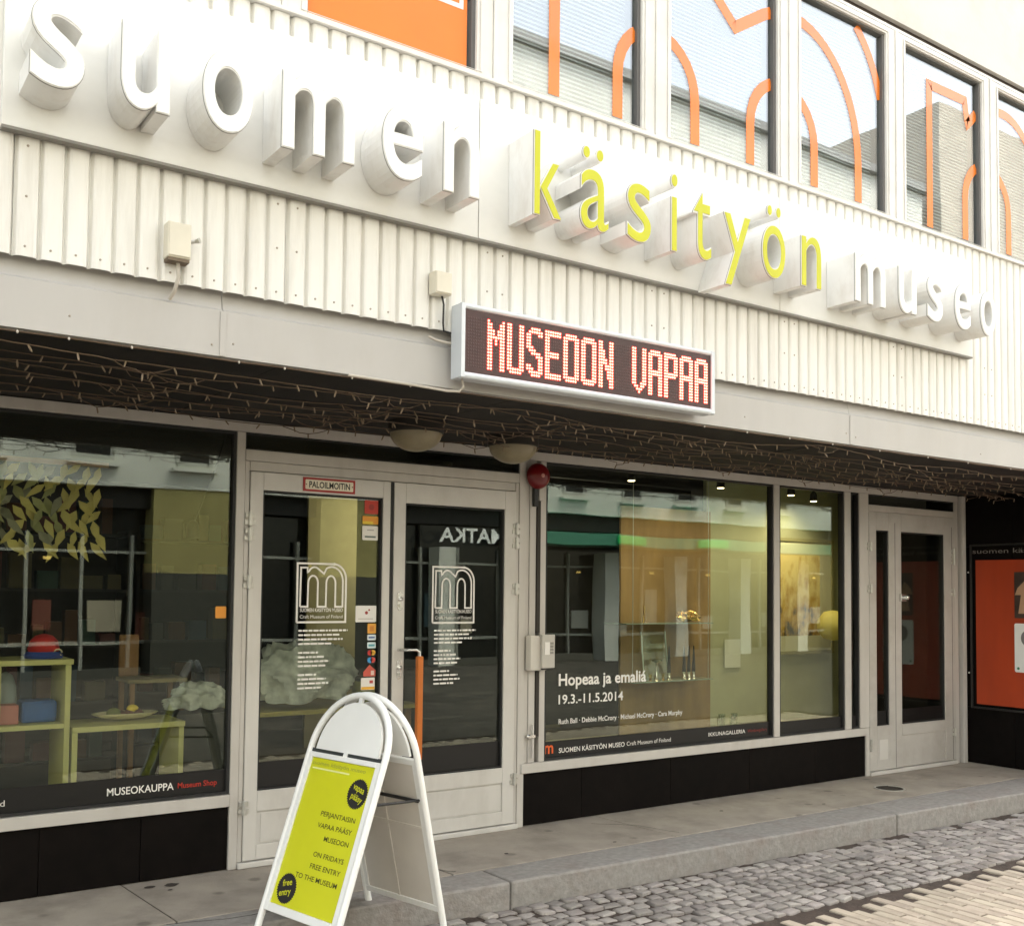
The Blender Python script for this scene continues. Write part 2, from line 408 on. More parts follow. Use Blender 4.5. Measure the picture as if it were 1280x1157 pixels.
# pale pavers of the pedestrian street
pav = empty('paver_street', (0, 0, 0), kind='structure')
BW, BL = .071, .222
def brick_mesh(w, l):
    mb = MB(); c = .006; x, y = w/2, l/2
    mb.v = [(-x,-y,-.05),(x,-y,-.05),(x,y,-.05),(-x,y,-.05),(-x,-y,-c),(x,-y,-c),(x,y,-c),(-x,y,-c),(-x+c,-y+c,0),(x-c,-y+c,0),(x-c,y-c,0),(-x+c,y-c,0)]
    for r_ in (0, 4):
        for k in range(4): mb.f.append((r_+k, r_+(k+1) % 4, r_+4+(k+1) % 4, r_+4+k))
    mb.f.append((8, 9, 10, 11)); return mb
bm_full = brick_mesh(BW-.007, BL-.008)
me_full = bpy.data.meshes.new('paver'); me_full.from_pydata(bm_full.v, [], bm_full.f); me_full.materials.append(BRICK)
bricks = []
ci = 0; X = 2.0
while X < 11.5:
    off = [0, .085, .155, .045, .12][ci % 5] + random.uniform(-.008, .008)
    y = -1.885-off-BL/2
    while y > -4.2:
        bricks.append((X+random.uniform(-.0015, .0015), y+random.uniform(-.003, .003), GZ+random.uniform(-.003, .003), random.uniform(-.012, .012))); y -= BL
    X += BW; ci += 1
vis = [b for b in bricks if inview(b[:3])]
vis.sort(key=lambda s: (s[0])**2+(s[1]+5.42)**2); top = set(id(s) for s in vis[:300])
rest = MB()
for b in bricks:
    if id(b) in top:
        o = bpy.data.objects.new('paver', me_full); COL.objects.link(o); o.parent = pav; o.location = b[:3]
        o.rotation_euler = (random.uniform(-.012, .012), random.uniform(-.012, .012), b[3])
    else:
        rest.add([(b[0]+x, b[1]+y, b[2]+z) for x, y, z in bm_full.v], bm_full.f)
obj('pavers', rest, BRICK, pav, kind='stuff')
bumpy(1.9, 11.6, -4.3, -2.2, GZ-.010, 160, 40, .003, SOIL, 'joint_sand', pav)
FAR = mat('street_far_paving', (.045, .04, .034), .85, vary=.15, scale=9, bump=.3, dirt=(.22, .19, .16), dirt_amt=.5, dirt_scale=3)
obj('far_paving', MB().box(-40, 60, -14, -4.3, -.30, GZ).box(-40, 1.9, -4.3, -1.2, -.30, GZ).box(11.6, 60, -4.3, -2.6, -.30, GZ), FAR, pav)

def crack(pts, w=.006):
    mb = MB(); out = []
    for a, b in zip(pts, pts[1:]):
        for t in range(6): out.append((a[0]+(b[0]-a[0])*t/6+random.uniform(-.006, .006), a[1]+(b[1]-a[1])*t/6+random.uniform(-.006, .006)))
    mb.ribbon(out, w, (0, 0, .0015), (1, 0, 0), (0, 1, 0), 0, .0006)
    obj('crack', mb, mat('crack_dark', (.045, .035, .028), .9), step)
crack([(.93, -.555), (1.02, -.63), (1.10, -.70)]); crack([(1.42, -.72), (1.66, -.79), (1.92, -.80)], .005); crack([(2.72, -.30), (2.84, -.52), (2.98, -.70)], .004); crack([(4.3, -.16), (4.5, -.34), (4.62, -.70)], .003)
for (x, y, r) in ((1.53, -.10, .020), (1.63, -.115, .028), (1.60, -.20, .008), (3.4, -.5, .011), (5.3, -.33, .012), (4.1, -.62, .009), (6.1, -.55, .011), (2.2, -.35, .010)):
    obj('gum_spot', MB().prism([(x+r*1.5*math.cos(k*.628)*random.uniform(.7, 1.1), y+r*math.sin(k*.628)*random.uniform(.7, 1.1)) for k in range(10)], (0, 0, .002), (1, 0, 0), (0, 1, 0), 0, .0006), mat('crack_dark', (.045, .035, .028)), step)
mh = empty('manhole_cover', (7.03, -.43, 0), 'small dark round iron cover set in the paved step by the right door', 'manhole cover')
obj('rim', MB().lathe((7.03, -.43, 0), [(.115, -.01), (.115, .004), (.102, .004), (.102, -.002)], 28), GALV, mh)
lid = MB().lathe((7.03, -.43, 0), [(.100, -.01), (.100, .002), (.0, .0025)], 28)
for k in range(-3, 4): lid.box(7.03-.07, 7.03+.07, -.43+k*.022-.004, -.43+k*.022+.004, .0025, .005)
obj('lid', lid, mat('cast_iron', (.035, .028, .022), .6, vary=.2), mh)

# ================================================================== THE MUSEUM BUILDING
B = empty('museum_building', (0, 0, 0), 'white clad museum building with dark glazed shopfront under a projecting upper storey', 'building')
# ---- interior shell
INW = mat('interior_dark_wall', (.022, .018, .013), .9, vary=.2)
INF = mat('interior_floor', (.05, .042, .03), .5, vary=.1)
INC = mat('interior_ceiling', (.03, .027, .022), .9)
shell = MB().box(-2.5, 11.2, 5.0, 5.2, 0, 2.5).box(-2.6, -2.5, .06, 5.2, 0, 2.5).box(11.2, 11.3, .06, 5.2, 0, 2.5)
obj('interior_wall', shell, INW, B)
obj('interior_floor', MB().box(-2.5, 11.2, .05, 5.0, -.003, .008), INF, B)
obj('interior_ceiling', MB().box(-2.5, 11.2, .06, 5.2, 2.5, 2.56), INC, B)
# partition walls: shop | entrance hall | window gallery | stairs
PALE = mat('gallery_wall', (.40, .41, .27), .9, vary=.10, scale=2.5)
BROWNP = mat('gallery_brown_panel', (.26, .165, .065), .8, vary=.25, scale=6, stretch=(1, 1, .3))
CREAM = mat('hall_wall', (.17, .15, .07), .9, vary=.1)
obj('interior_wall', MB().box(3.96, 4.0, .10, 2.6, .01, 2.49), INW, B)
obj('gallery_side_wall', MB().add([(7.095, .075, .33), (7.125, .075, .33), (8.70, 1.16, .33), (8.66, 1.16, .33), (7.095, .075, 2.49), (7.125, .075, 2.49), (8.70, 1.16, 2.49), (8.66, 1.16, 2.49)],
    [(0, 3, 2, 1), (4, 5, 6, 7), (0, 1, 5, 4), (1, 2, 6, 5), (2, 3, 7, 6), (3, 0, 4, 7)]), PALE, B)
obj('interior_wall', MB().add([(7.13, .075, .01), (7.16, .075, .01), (8.76, 1.18, .01), (8.72, 1.18, .01), (7.13, .075, 2.49), (7.16, .075, 2.49), (8.76, 1.18, 2.49), (8.72, 1.18, 2.49)],
    [(0, 3, 2, 1), (4, 5, 6, 7), (0, 1, 5, 4), (1, 2, 6, 5), (2, 3, 7, 6), (3, 0, 4, 7)]), INW, B)
obj('gallery_floor', MB().add([(4.0, .07, .325), (7.11, .07, .325), (8.68, 1.16, .325), (4.0, 1.16, .325), (4.0, .07, .30), (7.11, .07, .30), (8.68, 1.16, .30), (4.0, 1.16, .30)], [(0, 1, 2, 3), (7, 6, 5, 4), (0, 4, 5, 1), (2, 6, 7, 3)]), mat('gallery_floor', (.42, .38, .27), .6, vary=.08), B)
obj('gallery_back_wall', MB().box(6.62, 8.66, 1.12, 1.16, .33, 2.49), PALE, B)
obj('gallery_panel', MB().box(5.60, 6.63, 1.08, 1.10, .33, 2.2), BROWNP, B)
obj('gallery_dark_wall', MB().box(4.0, 7.2, 1.9, 1.94, .33, 2.49), INW, B)
obj('hall_partition', MB().box(4.0, 7.0, 3.7, 3.74, .01, 2.49), CREAM, B)

# ---- stall risers: separate black stone panels
def riser(X0, X1, joints, z1=.33, y=0.012):
    xs = [X0]+joints+[X1]
    obj('riser_core', MB().box(X0, X1, y+.02, y+.10, 0, z1-.002), INK, B)
    for a, b in zip(xs, xs[1:]):
        obj('stone_panel', MB().box(a+.0015, b-.0015, y, y+.018, .004, z1-.002), BLACK, B, bevel=.0015)
riser(-1.6, 1.958, [-.5, .46, 1.033+.0, 1.508])
riser(3.838, 7.33, [4.35, 5.15, 5.95, 6.7])

# ---- frame members
FY0, FY1 = -.002, .058
def bar(name, x0, x1, z0, z1, y0=FY0, y1=FY1, m=None, bev=.003): return obj(name, MB().box(x0, x1, y0, y1, z0, z1), m or FRAME, B, bevel=bev)
bar('head_rail', -1.6, 8.66, 2.330, 2.386)
bar('sill', -1.6, 1.957, .334, .396, -.012, .07)
bar('sill', 3.845, 7.325, .334, .396, -.012, .07)
bar('post', 1.960, 2.006, .0, 2.328)
bar('transom_rail', 2.008, 3.816, 2.176, 2.236)
bar('post', 3.818, 3.868, .0, 2.328)
bar('post', 3.905, 3.955, .398, 2.328, .004)
bar('post', 3.985, 4.030, .398, 2.328)
bar('post', 3.870, 3.903, .398, 2.328, .012)
bar('mullion', 6.212, 6.276, .398, 2.328)
bar('mullion', 7.062, 7.140, .398, 2.328)
bar('post', 7.252, 7.372, .398, 2.328)
bar('post', 7.327, 7.372, .0, .396)
bar('transom_rail', 7.374, 8.600, 2.185, 2.240)
bar('post', 8.602, 8.655, .0, 2.328)
bar('post', 8.685, 8.738, .0, 2.386, -.03, .03)
obj('post_gap_strip', MB().box(3.957, 3.983, -.006, .02, 1.22, 2.12).box(3.957, 3.983, -.004, .02, .56, .975), mat('dark_gap', (.03, .025, .02), .7), B)  # dark strip added in place of the open gap in the post
obj('door_threshold', MB().box(2.008, 3.816, -.02, .06, 0, .03), DOORM, B, bevel=.004)
obj('door_threshold', MB().box(7.374, 8.600, -.02, .06, 0, .03), DOORM, B, bevel=.004)
bar('door_jamb', 2.008, 2.034, .032, 2.174, .004)
bar('door_jamb', 3.792, 3.816, .032, 2.174, .004)
bar('door_head', 2.036, 3.790, 2.122, 2.174, .006)

# ---- shop windows
def window(x0, x1, z0, z1, name='shop_window', gask=.014):
    w = obj(name, MB().frame(x0, x1, z0, z1, (gask,)*4, .006, .056), GASK, B)
    obj('pane', MB().box(x0+gask-.004, x1-gask+.004, .034, .040, z0+gask-.004, z1-gask+.004), GLASS, w)
    return w
wl = window(-1.55, 1.958, .398, 2.328)
wg = window(4.032, 6.210, .398, 2.328)
wr = window(6.278, 7.060, .398, 2.328)
wn = window(7.142, 7.250, .398, 2.328)
wt = window(2.008, 3.816, 2.238, 2.328, 'transom_window', .006)
wt2 = window(7.374, 8.600, 2.242, 2.328, 'transom_window', .006)
obj('mullion', MB().box(.30, .345, FY0, FY1, .398, 2.328), FRAME, B, bevel=.003)
obj('film_band', MB().box(-1.53, 1.944, .0265, .0325, .412, .528), FILM, wl)
obj('film_band', MB().box(4.046, 6.196, .0265, .0325, .412, .515), FILM, wg)
obj('film_band', MB().box(6.292, 7.046, .0265, .0325, .412, .505), FILM, wr)
obj('film_band', MB().box(7.156, 7.236, .0265, .0325, .412, .50), FILM, wn)
def T(m, parent, *items):
    for a, k in items: obj('lettering', text(MB(), *a, **k), m, parent)
YT = .0255
T(WTXT, wl, (('MUSEOKAUPPA', (1.342, YT, .446)), dict(w=.330, h=.036, offset=.012)))
T(RTXT, wl, (('Museum Shop', (1.693, YT, .450)), dict(w=.205, h=.028, offset=.006)))
T(WTXT, wl, (('Craft Museum of Finland', (.879, YT, .446)), dict(w=.50, h=.028, align='R')))
T(WTXT, wg, (('SUOMEN KÄSITYÖN MUSEO', (4.168, YT, .437)), dict(w=.565, h=.030, offset=.012)),
           (('Craft Museum of Finland', (4.752, YT, .440)), dict(w=.41, h=.027)),
           (('IKKUNAGALLERIA', (5.535, YT, .448)), dict(w=.385, h=.027, offset=.010)))
T(DIMR, wg, (('Windowgallery', (5.945, YT, .450)), dict(w=.215, h=.022)))
YO = .0325
T(WTXT, wg, (('Hopeaa ja emaliá', (4.168, YO, .872)), dict(w=.765, h=.074, offset=.022)),
           (('19.3.-11.5.2014', (4.168, YO, .752)), dict(w=.555, h=.058, offset=.014)),
           (('Ruth Ball · Debbie McCrory · Michael McCrory · Cara Murphy', (4.170, YO, .622)), dict(w=1.11, h=.032, offset=.010)))
# museum mark: outlined m
def m_mark():
    """polylines of the mark in unit coordinates, x 0..1, y 0..1 (top)"""
    L = []
    def arc(cx, cy, rx, ry, a0, a1, n=10): return [(cx+rx*math.cos(rad(a0+(a1-a0)*k/n)), cy+ry*math.sin(rad(a0+(a1-a0)*k/n))) for k in range(n+1)]
    outer = [(0, 0), (0, 1)] + [(.74, 1)] + arc(.74, .74, .26, .26, 90, 0) + [(1, 0), (0, 0)]
    m = [(.06, .265), (.07, .93), (.20, .93), (.205, .85)] + arc(.345, .80, .13, .14, 150, 50, 7) + [(.54, .83)] + arc(.70, .70, .235, .25, 118, 0, 12) + \
        [(.935, .265), (.78, .265)] + arc(.685, .67, .095, .125, 0, 180, 9) + [(.585, .265), (.415, .265)] + arc(.318, .67, .098, .125, 0, 180, 9) + [(.212, .265), (.06, .265)]
    return outer, m
# solid orange m on the film band
mm = MB(); text(mm, 'm', (4.050, YT, .440), w=.072, h=.075, offset=.02); obj('museum_mark', mm, mat('orange_vinyl', (.75, .12, .02), .5), wg)
st = obj('sticker', MB().prism(rrect(1.872, 1.930, 1.325, 1.388, .006), (0, YO, 0), (1,0,0), (0,0,1), .0, .001), mat('sticker_orange', (.75, .30, .03), .5), wl)

# ---- entrance doors
def lines_block(mb, x, z, widths, h, pitch, y, seed=1):
    rr = random.Random(seed)
    for i, w in enumerate(widths):
        if not w: continue
        zz = z-i*pitch; px = x
        while px < x+w:
            ww = min(rr.uniform(.012, .045), x+w-px)
            mb.prism(rrect(px, px+ww, zz, zz+h, h*.3, 2), (0, y, 0), (1,0,0), (0,0,1), 0, .001); px += ww+.005
def hinge(parent, x, z, h=.10, side=1):
    mb = MB().tube([(x, -.018, z-h/2), (x, -.018, z+h/2)], .011, 10)
    mb.box(x-.030, x+.030, -.012, -.001, z-h/2+.006, z-.006).box(x-.026, x+.026, -.012, -.001, z+.006, z+h/2-.006)
    obj('hinge', mb, GALV, parent, bevel=.0015)
def leaf(x0, x1, gx0, gx1, gz0, gz1, z1, name='door', low=None):
    d = obj(name, MB().box(x0, gx0, -.006, .046, .036, z1).box(gx1, x1, -.006, .046, .036, z1).box(gx0, gx1, -.006, .046, gz1, z1)
            .box(gx0, gx1, -.006, .046, .29, gz0).box(gx0, gx1, -.006, .046, .036, .115).box(gx0, gx1, .004, .04, .115, .29), DOORM, B, bevel=.003)
    obj('gasket', MB().frame(gx0, gx1, gz0, gz1, (.010,)*4, .004, .044), GASK, d)
    obj('pane', MB().box(gx0+.008, gx1-.008, .024, .030, gz0+.008, gz1-.008), GLASS, d)
    if low: obj('kick_panel', MB().box(low[0], low[1], -.0005, .003, low[2], low[3]), DOORM, d, bevel=.002)
    return d
dl = leaf(2.037, 2.890, 2.110, 2.842, .400, 2.020, 2.118, low=(2.135, 2.82, .125, .280))
dr = leaf(2.915, 3.789, 2.992, 3.704, .385, 2.000, 2.118, low=(3.02, 3.68, .125, .280))
obj('meeting_strip', MB().box(2.893, 2.912, -.003, .03, .036, 2.118), GASK, dl)
obj('film_band', MB().box(2.125, 2.828, .0205, .0225, .412, .548), FILM, dl)
obj('film_band', MB().box(3.006, 3.690, .0205, .0225, .397, .548), FILM, dr)
for d, x, zs in ((dl, 2.036, (1.86, 1.775, 1.52, .32)), (dr, 3.790, (1.88, 1.79, 1.50, .31))):
    for z in zs: hinge(d, x, z, .075)
YD = .0225
outer, mk = m_mark()
for d, X0, X1, z0, z1 in ((dl, 2.328, 2.624, 1.300, 1.628), (dr, 3.200, 3.494, 1.290, 1.628)):
    mb = MB(); w, h = X1-X0, z1-z0
    for pl, wd in ((outer, .011), (mk, .010)): mb.ribbon([(X0+x*w, z0+y*h) for x, y in pl], wd, (0, YD, 0), d1=.001)
    obj('museum_mark', mb, WTXT, d)
    mb = MB()
    text(mb, 'SUOMEN KÄSITYÖN MUSEO', (X0+.018, YD, z0+.058), w=w*.88, h=.020, offset=.01)
    text(mb, 'Craft Museum of Finland', (X0+.018, YD, z0+.022), w=w*.88, h=.018)
    obj('lettering', mb, WTXT, d)
    mb = MB()
    lines_block(mb, X0+.012, z0-.052, [.30, .25, .27, .20, 0, .12, .16, .19, .17, 0, .11, .17, .19, .14], .0105, .0245, YD, 3)
    obj('notice_lines', mb, WTXT, d, kind='stuff')
def sticker(parent, x0, x1, z0, z1, col, extra=None, r=.006):
    o = obj('sticker', MB().prism(rrect(x0, x1, z0, z1, r), (0, YD, 0), (1,0,0), (0,0,1), 0, .0012), mat('sticker_%d_%d_%d' % tuple(int(c*99) for c in col), col, .5), parent)
    if extra:
        for poly, c in extra:
            obj('print', MB().prism(poly, (0, YD-.0012, 0), (1,0,0), (0,0,1), .0002, .001), mat('print_%d_%d_%d' % tuple(int(q*99) for q in c), c, .5), o)
    return o
R4 = lambda a, b, c, d_: [(a, c), (b, c), (b, d_), (a, d_)]
sticker(dl, 2.735, 2.822, 1.925, 2.004, (.50, .035, .015), [(circle(.018, 12, 2.778, 1.965), (.30, .02, .01))])
sticker(dl, 2.722, 2.824, 1.865, 1.912, (.72, .30, .02), [(R4(2.722, 2.79, 1.866, 1.882), (.75, .55, .04))])
sticker(dl, 2.722, 2.823, 1.772, 1.855, (.75, .73, .68), [(R4(2.738, 2.808, 1.787, 1.797), (.12, .16, .14)), (R4(2.752, 2.796, 1.828, 1.834), (.35, .33, .30))])
sticker(dl, 2.688, 2.820, 1.298, 1.393, (.80, .78, .75), [(circle(.010, 10, 2.757, 1.352), (.35, .04, .03)), (circle(.006, 8, 2.774, 1.368), (.30, .05, .04)), (R4(2.705, 2.80, 1.315, 1.319), (.45, .42, .38))])
sticker(dl, 2.766, 2.821, 1.232, 1.290, (.75, .36, .05), [(R4(2.780, 2.806, 1.245, 1.275), (.60, .22, .03))])
sticker(dl, 2.766, 2.821, 1.193, 1.226, (.65, .72, .76), [(R4(2.774, 2.813, 1.204, 1.214), (.10, .16, .35))])
sticker(dl, 2.766, 2.821, 1.147, 1.182, (.62, .74, .76), [(R4(2.774, 2.813, 1.158, 1.170), (.10, .35, .42))])
c1 = sticker(dl, 2.766, 2.821, 1.103, 1.138, (.015, .015, .03), [(circle(.016, 14, 2.784, 1.1205), (.55, .03, .02)), (circle(.016, 14, 2.803, 1.121), (.78, .42, .04))])
c2 = sticker(dl, 2.766, 2.821, 1.061, 1.096, (.015, .015, .03), [(circle(.016, 14, 2.784, 1.0785), (.05, .30, .62)), (circle(.016, 14, 2.803, 1.079), (.60, .06, .05))])
o = obj('sticker', MB().prism([(2.744, .985), (2.822, .985), (2.822, 1.020), (2.783, 1.052), (2.744, 1.012)], (0, YD, 0), (1,0,0), (0,0,1), 0, .0012), mat('sticker_house_red', (.55, .09, .06), .5), dl)
obj('print', MB().prism(R4(2.792, 2.812, .992, 1.018), (0, YD-.0012, 0), (1,0,0), (0,0,1), .0002, .001), mat('sticker_house_pale', (.72, .55, .48), .5), o)
sticker(dl, 2.730, 2.818, .908, .978, (.78, .74, .70), [(R4(2.732, 2.816, .910, .926), (.80, .42, .04)), (R4(2.784, 2.806, .945, .962), (.45, .05, .04))])
# locks, lever and the orange grip of the right leaf
for z in (1.42, 1.02):
    obj('lock_plate', MB().prism(rrect(2.942, 2.976, z-.055, z+.055, .015), (0, -.006, 0), (1,0,0), (0,0,1), 0, .006).lathe((2.959, -.012, z+.012), [(.013, 0), (.013, .014), (.006, .018)], 14, 'Y').box(2.953, 2.965, -.026, -.012, z-.035, z-.015), CHROME, dr, bevel=.001)
grip = obj('pull_handle', MB().tube([(2.955, -.006, 1.135), (2.960, -.060, 1.137), (2.975, -.085, 1.138), (3.030, -.088, 1.138), (3.050, -.088, 1.125), (3.052, -.088, 1.09)], .010, 10)
           .tube([(2.955, -.006, .47), (2.960, -.060, .468), (2.975, -.085, .467), (3.030, -.088, .467), (3.050, -.088, .48), (3.052, -.088, .51)], .010, 10), CHROME, dr, smooth=True)
obj('grip', MB().prism(rrect(3.034, 3.070, .50, 1.10, .006), (0, -.105, 0), (1,0,0), (0,0,1), -.034, 0), ORANGE, grip, bevel=.005)

# right-hand side door: narrow side light and one leaf
d2 = obj('side_door', MB().box(7.374, 7.470, -.004, .046, .036, 2.183).box(7.640, 7.812, -.004, .046, .036, 2.183).box(8.444, 8.600, -.004, .046, .036, 2.183)
         .box(7.470, 7.640, -.004, .046, 2.03, 2.183).box(7.812, 8.444, -.004, .046, 2.03, 2.183).box(7.470, 7.640, -.004, .046, .036, .40).box(7.812, 8.444, -.004, .046, .30, .395)
         .box(7.812, 8.444, .003, .046, .036, .30), mat('side_door_metal', (.50, .48, .45), .4, vary=.05, dirt=(.28, .24, .20), dirt_amt=.5, dirt_scale=2.2), B, bevel=.003)
for a, b in ((7.470, 7.640), (7.812, 8.444)):
    obj('gasket', MB().frame(a, b, .396, 2.03, (.010,)*4, .006, .044), GASK, d2)
    obj('pane', MB().box(a+.008, b-.008, .024, .030, .404, 2.022), GLASS, d2)
    obj('film_band', MB().box(a+.012, b-.012, .0205, .0225, .408, .52), FILM, d2)
obj('kick_panel', MB().box(7.50, 7.61, -.0065, -.003, .12, .285), DOORM, d2, bevel=.002)
obj('gap', MB().box(7.722, 7.727, -.0045, .0, .04, 2.10).box(8.552, 8.557, -.0045, .0, .04, 2.10), GASK, d2)
for x, z in ((8.572, 1.87), (8.572, 1.80), (8.572, 1.52), (8.572, .28), (7.374+.006, 1.89), (7.38, 1.54)): hinge(d2, x, z, .075)
obj('lock_plate', MB().box(7.775, 7.845, -.03, -.004, 1.435, 1.500).lathe((7.83, -.03, 1.468), [(.02, 0), (.02, .03), (.012, .035)], 16, 'Y'), CHROME, d2, bevel=.003)
obj('hinge', MB().box(7.372, 7.402, -.02, -.004, .20, .30), GALV, d2, bevel=.003)

# ---- right side wall with black cladding
obj('side_wall', MB().box(8.785, 8.95, -1.40, .4, 0, 2.384), INK, B)
for a, b in ((-.455, -.004), (-.93, -.457), (-1.40, -.932)):
    for z0, z1 in ((.004, .495), (.498, 1.93), (1.933, 2.382)):
        obj('stone_panel', MB().box(8.762, 8.783, a+.001, b-.001, z0, z1), BLACK, B, bevel=.0015)

# ---- projecting storey: soffit, fascia, cladding
sx = [-3, -1.9, -.7, .45, 1.62, 2.80, 3.98, 5.15, 6.32, 7.5, 8.7, 9.9, 11.2]
for a, b in zip(sx, sx[1:]):
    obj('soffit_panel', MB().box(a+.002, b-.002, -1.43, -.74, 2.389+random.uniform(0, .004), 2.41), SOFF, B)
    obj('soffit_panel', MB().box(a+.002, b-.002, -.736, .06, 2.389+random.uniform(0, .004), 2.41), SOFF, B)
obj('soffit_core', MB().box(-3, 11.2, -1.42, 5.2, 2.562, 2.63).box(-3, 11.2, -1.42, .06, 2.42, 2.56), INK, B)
fx = [-3, -1.3, 1.362, 5.22, 9.05, 11.2]
for a, b in zip(fx, fx[1:]):
    mb = MB(); a += .0015; b -= .0015
    prof = [(-1.45, 2.386), (-1.462, 2.386), (-1.462, 2.565), (-1.448, 2.575), (-1.432, 2.66), (-1.425, 2.66), (-1.43, 2.40), (-1.40, 2.40), (-1.40, 2.388)]
    n = len(prof); mb.add([(a, y, z) for y, z in prof]+[(b, y, z) for y, z in prof], [tuple(range(n)), tuple(reversed(range(n, 2*n)))]+[(i, n+i, n+(i+1) % n, (i+1) % n) for i in range(n)])
    obj('fascia_panel', mb, FASC, B)
obj('seam_strips', MB().box(1.350, 1.374, -1.466, -1.4625, 2.388, 2.562).box(5.208, 5.232, -1.466, -1.4625, 2.388, 2.562), FASC, B, bevel=.001)
# fascia rivets, sheet screws: tiny heads, one joined part
riv = MB()
for x in (1.32, 1.405, 5.175, 5.265, .80, 3.1, 4.3, 6.6):
    riv.lathe((x, -1.462, 2.44+.02*math.sin(x*9)), [(.0045, 0), (.004, .003), (0.001, .004)], 6, 'Y')
PITCH = .0842
def ribs(x0, x1, z0, z1, ztop=None):
    """box-rib sheet: broad crests, narrow valleys with sloping flanks"""
    mb = MB(); P = []; n = int(round((x1-x0)/PITCH)); p = (x1-x0)/n
    for i in range(n):
        x = x0+i*p
        P += [(x, -1.462), (x+.004, -1.464), (x+.011, -1.480), (x+.020, -1.4842), (x+p*.5, -1.4850), (x+p-.018, -1.4840), (x+p-.007, -1.479), (x+p-.002, -1.465)]
    P.append((x1, -1.462)); k = len(P)
    mb.v = [(x, y, z0) for x, y in P]+[(x, y, z1) for x, y in P]+[(x, y+.0012, z0) for x, y in P]+[(x, y+.0012, z1) for x, y in P]
    for i in range(k-1):
        mb.f.append((i, i+1, k+i+1, k+i)); mb.f.append((2*k+i, 3*k+i, 3*k+i+1, 2*k+i+1))
    return mb
cx = -2.43; sheets = []
while cx < 11.0:
    w = PITCH*12
    obj('cladding_sheet', ribs(cx+.001, cx+w-.001, 2.636+random.uniform(-.002, .002), 3.822), WHITE, B)
    for i in range(12):
        if inview((cx+i*PITCH, -1.48, 2.66), 0):
            riv.lathe((cx+i*PITCH+.04, -1.4848, 2.672), [(.0045, 0), (.004, .003), (.001, .004)], 6, 'Y')
            if i in (0, 11) : riv.lathe((cx+i*PITCH+.04, -1.4848, 2.85), [(.005, 0), (.004, .003), (.001, .004)], 6, 'Y').lathe((cx+i*PITCH+.04, -1.4848, 3.03), [(.005, 0), (.004, .003), (.001, .004)], 6, 'Y')
    cx += w
obj('screw_heads', riv, mat('screw_brown', (.38, .33, .27), .6), B, kind='stuff')
obj('cladding_backing', MB().box(-3, 11.2, -1.448, -1.44, 2.662, 3.82), WHITE, B)

# ---- ribbon window of the upper storey
ZB, ZT = 3.873, 5.035
mull = [-1.55, -.485, .54, 1.585, 2.622, 3.637, 4.676, 5.69, 6.765, 7.79, 8.83, 9.87]
obj('window_sill', MB().box(-3, 11.2, -1.502, -1.40, 3.824, 3.838), UPF, B, bevel=.002)
obj('window_sill', MB().box(-3, 11.2, -1.486, -1.40, 3.8385, 3.85), UPF, B)
obj('window_head', MB().box(-3, 11.2, -1.462, -1.40, 5.085, 5.104), UPF, B)
obj('window_head_gap', MB().box(-3, 11.2, -1.440, -1.40, 5.104, 5.145), mat('head_gap_brown', (.05, .035, .025), .8), B)
obj('upper_wall', MB().box(-3, 11.2, -1.470, -1.30, 5.145, 7.4), mat('upper_render', (.70, .675, .62), .8, vary=.03, scale=3, bump=.1, dirt=(.35, .31, .25), dirt_amt=.3, dirt_scale=2.5), B)
obj('upper_room', MB().box(-3, 11.2, 1.5, 1.55, 3.4, 5.6).box(-3, 11.2, -1.40, 1.5, 5.15, 5.2).box(-3, 11.2, -1.42, 1.5, 3.40, 3.45), mat('upper_room', (.30, .28, .25), .9), B)
BLIND = mat('blind_slat', (.60, .60, .58), .5, vary=.02)
DECO = mat('orange_film', (.78, .20, .02), .22, vary=.03, coat=.35)
DECP = mat('orange_panel_film', (.80, .20, .012), .45, vary=.05, scale=3)
def arc(cx, cy, rx, ry, a0, a1, n=14): return [(cx+rx*math.cos(rad(a0+(a1-a0)*k/n)), cy+ry*math.sin(rad(a0+(a1-a0)*k/n))) for k in range(n+1)]
def dense(pl, st=.02):
    q = [pl[0]]
    for p in pl[1:]:
        if math.hypot(p[0]-q[-1][0], p[1]-q[-1][1]) > .012: q.append(p)
    pl = q; out = [pl[0]]
    for a, b in zip(pl, pl[1:]):
        n = max(1, int(math.hypot(b[0]-a[0], b[1]-a[1])/st))
        out += [(a[0]+(b[0]-a[0])*k/n, a[1]+(b[1]-a[1])*k/n) for k in range(1, n+1)]
    return out
ZD = ZB+.035
big = [  # the large outlined m that runs over three panes
    [(2.994, ZD), (2.994, 5.3)],
    [(3.401, ZD), (3.401, 4.15)]+arc(3.675, 4.15, .274, .29, 180, 0)+[(3.951, 4.15), (3.951, ZD)],
    [(4.384, ZD), (4.384, 4.15)]+arc(4.660, 4.15, .276, .29, 180, 0)+[(4.936, 4.15), (4.936, ZD)],
    [(5.351, ZD), (5.351, 4.15)]+arc(4.75, 4.15, .60, .73, 0, 122, 18)+[(4.262, 4.66), (4.10, 4.80)]+arc(3.72, 4.62, .42, .42, 25, 120, 8),
    [(5.61, ZB+.3), (5.61, 4.35)]+arc(4.95, 4.35, .66, .82, 0, 75, 18)]
small = [[(6.10, ZD), (6.10, 4.87), (6.51, 4.875), (6.535, 4.76), (6.545, 4.72), (6.66, 4.83)]+arc(6.98, 4.55, .40, .36, 135, 0, 14)+[(7.38, ZD)],
    [(6.507, ZD), (6.507, 4.20)]+arc(6.775, 4.20, .268, .27, 180, 0)+[(7.045, 4.20), (7.045, ZD)]]
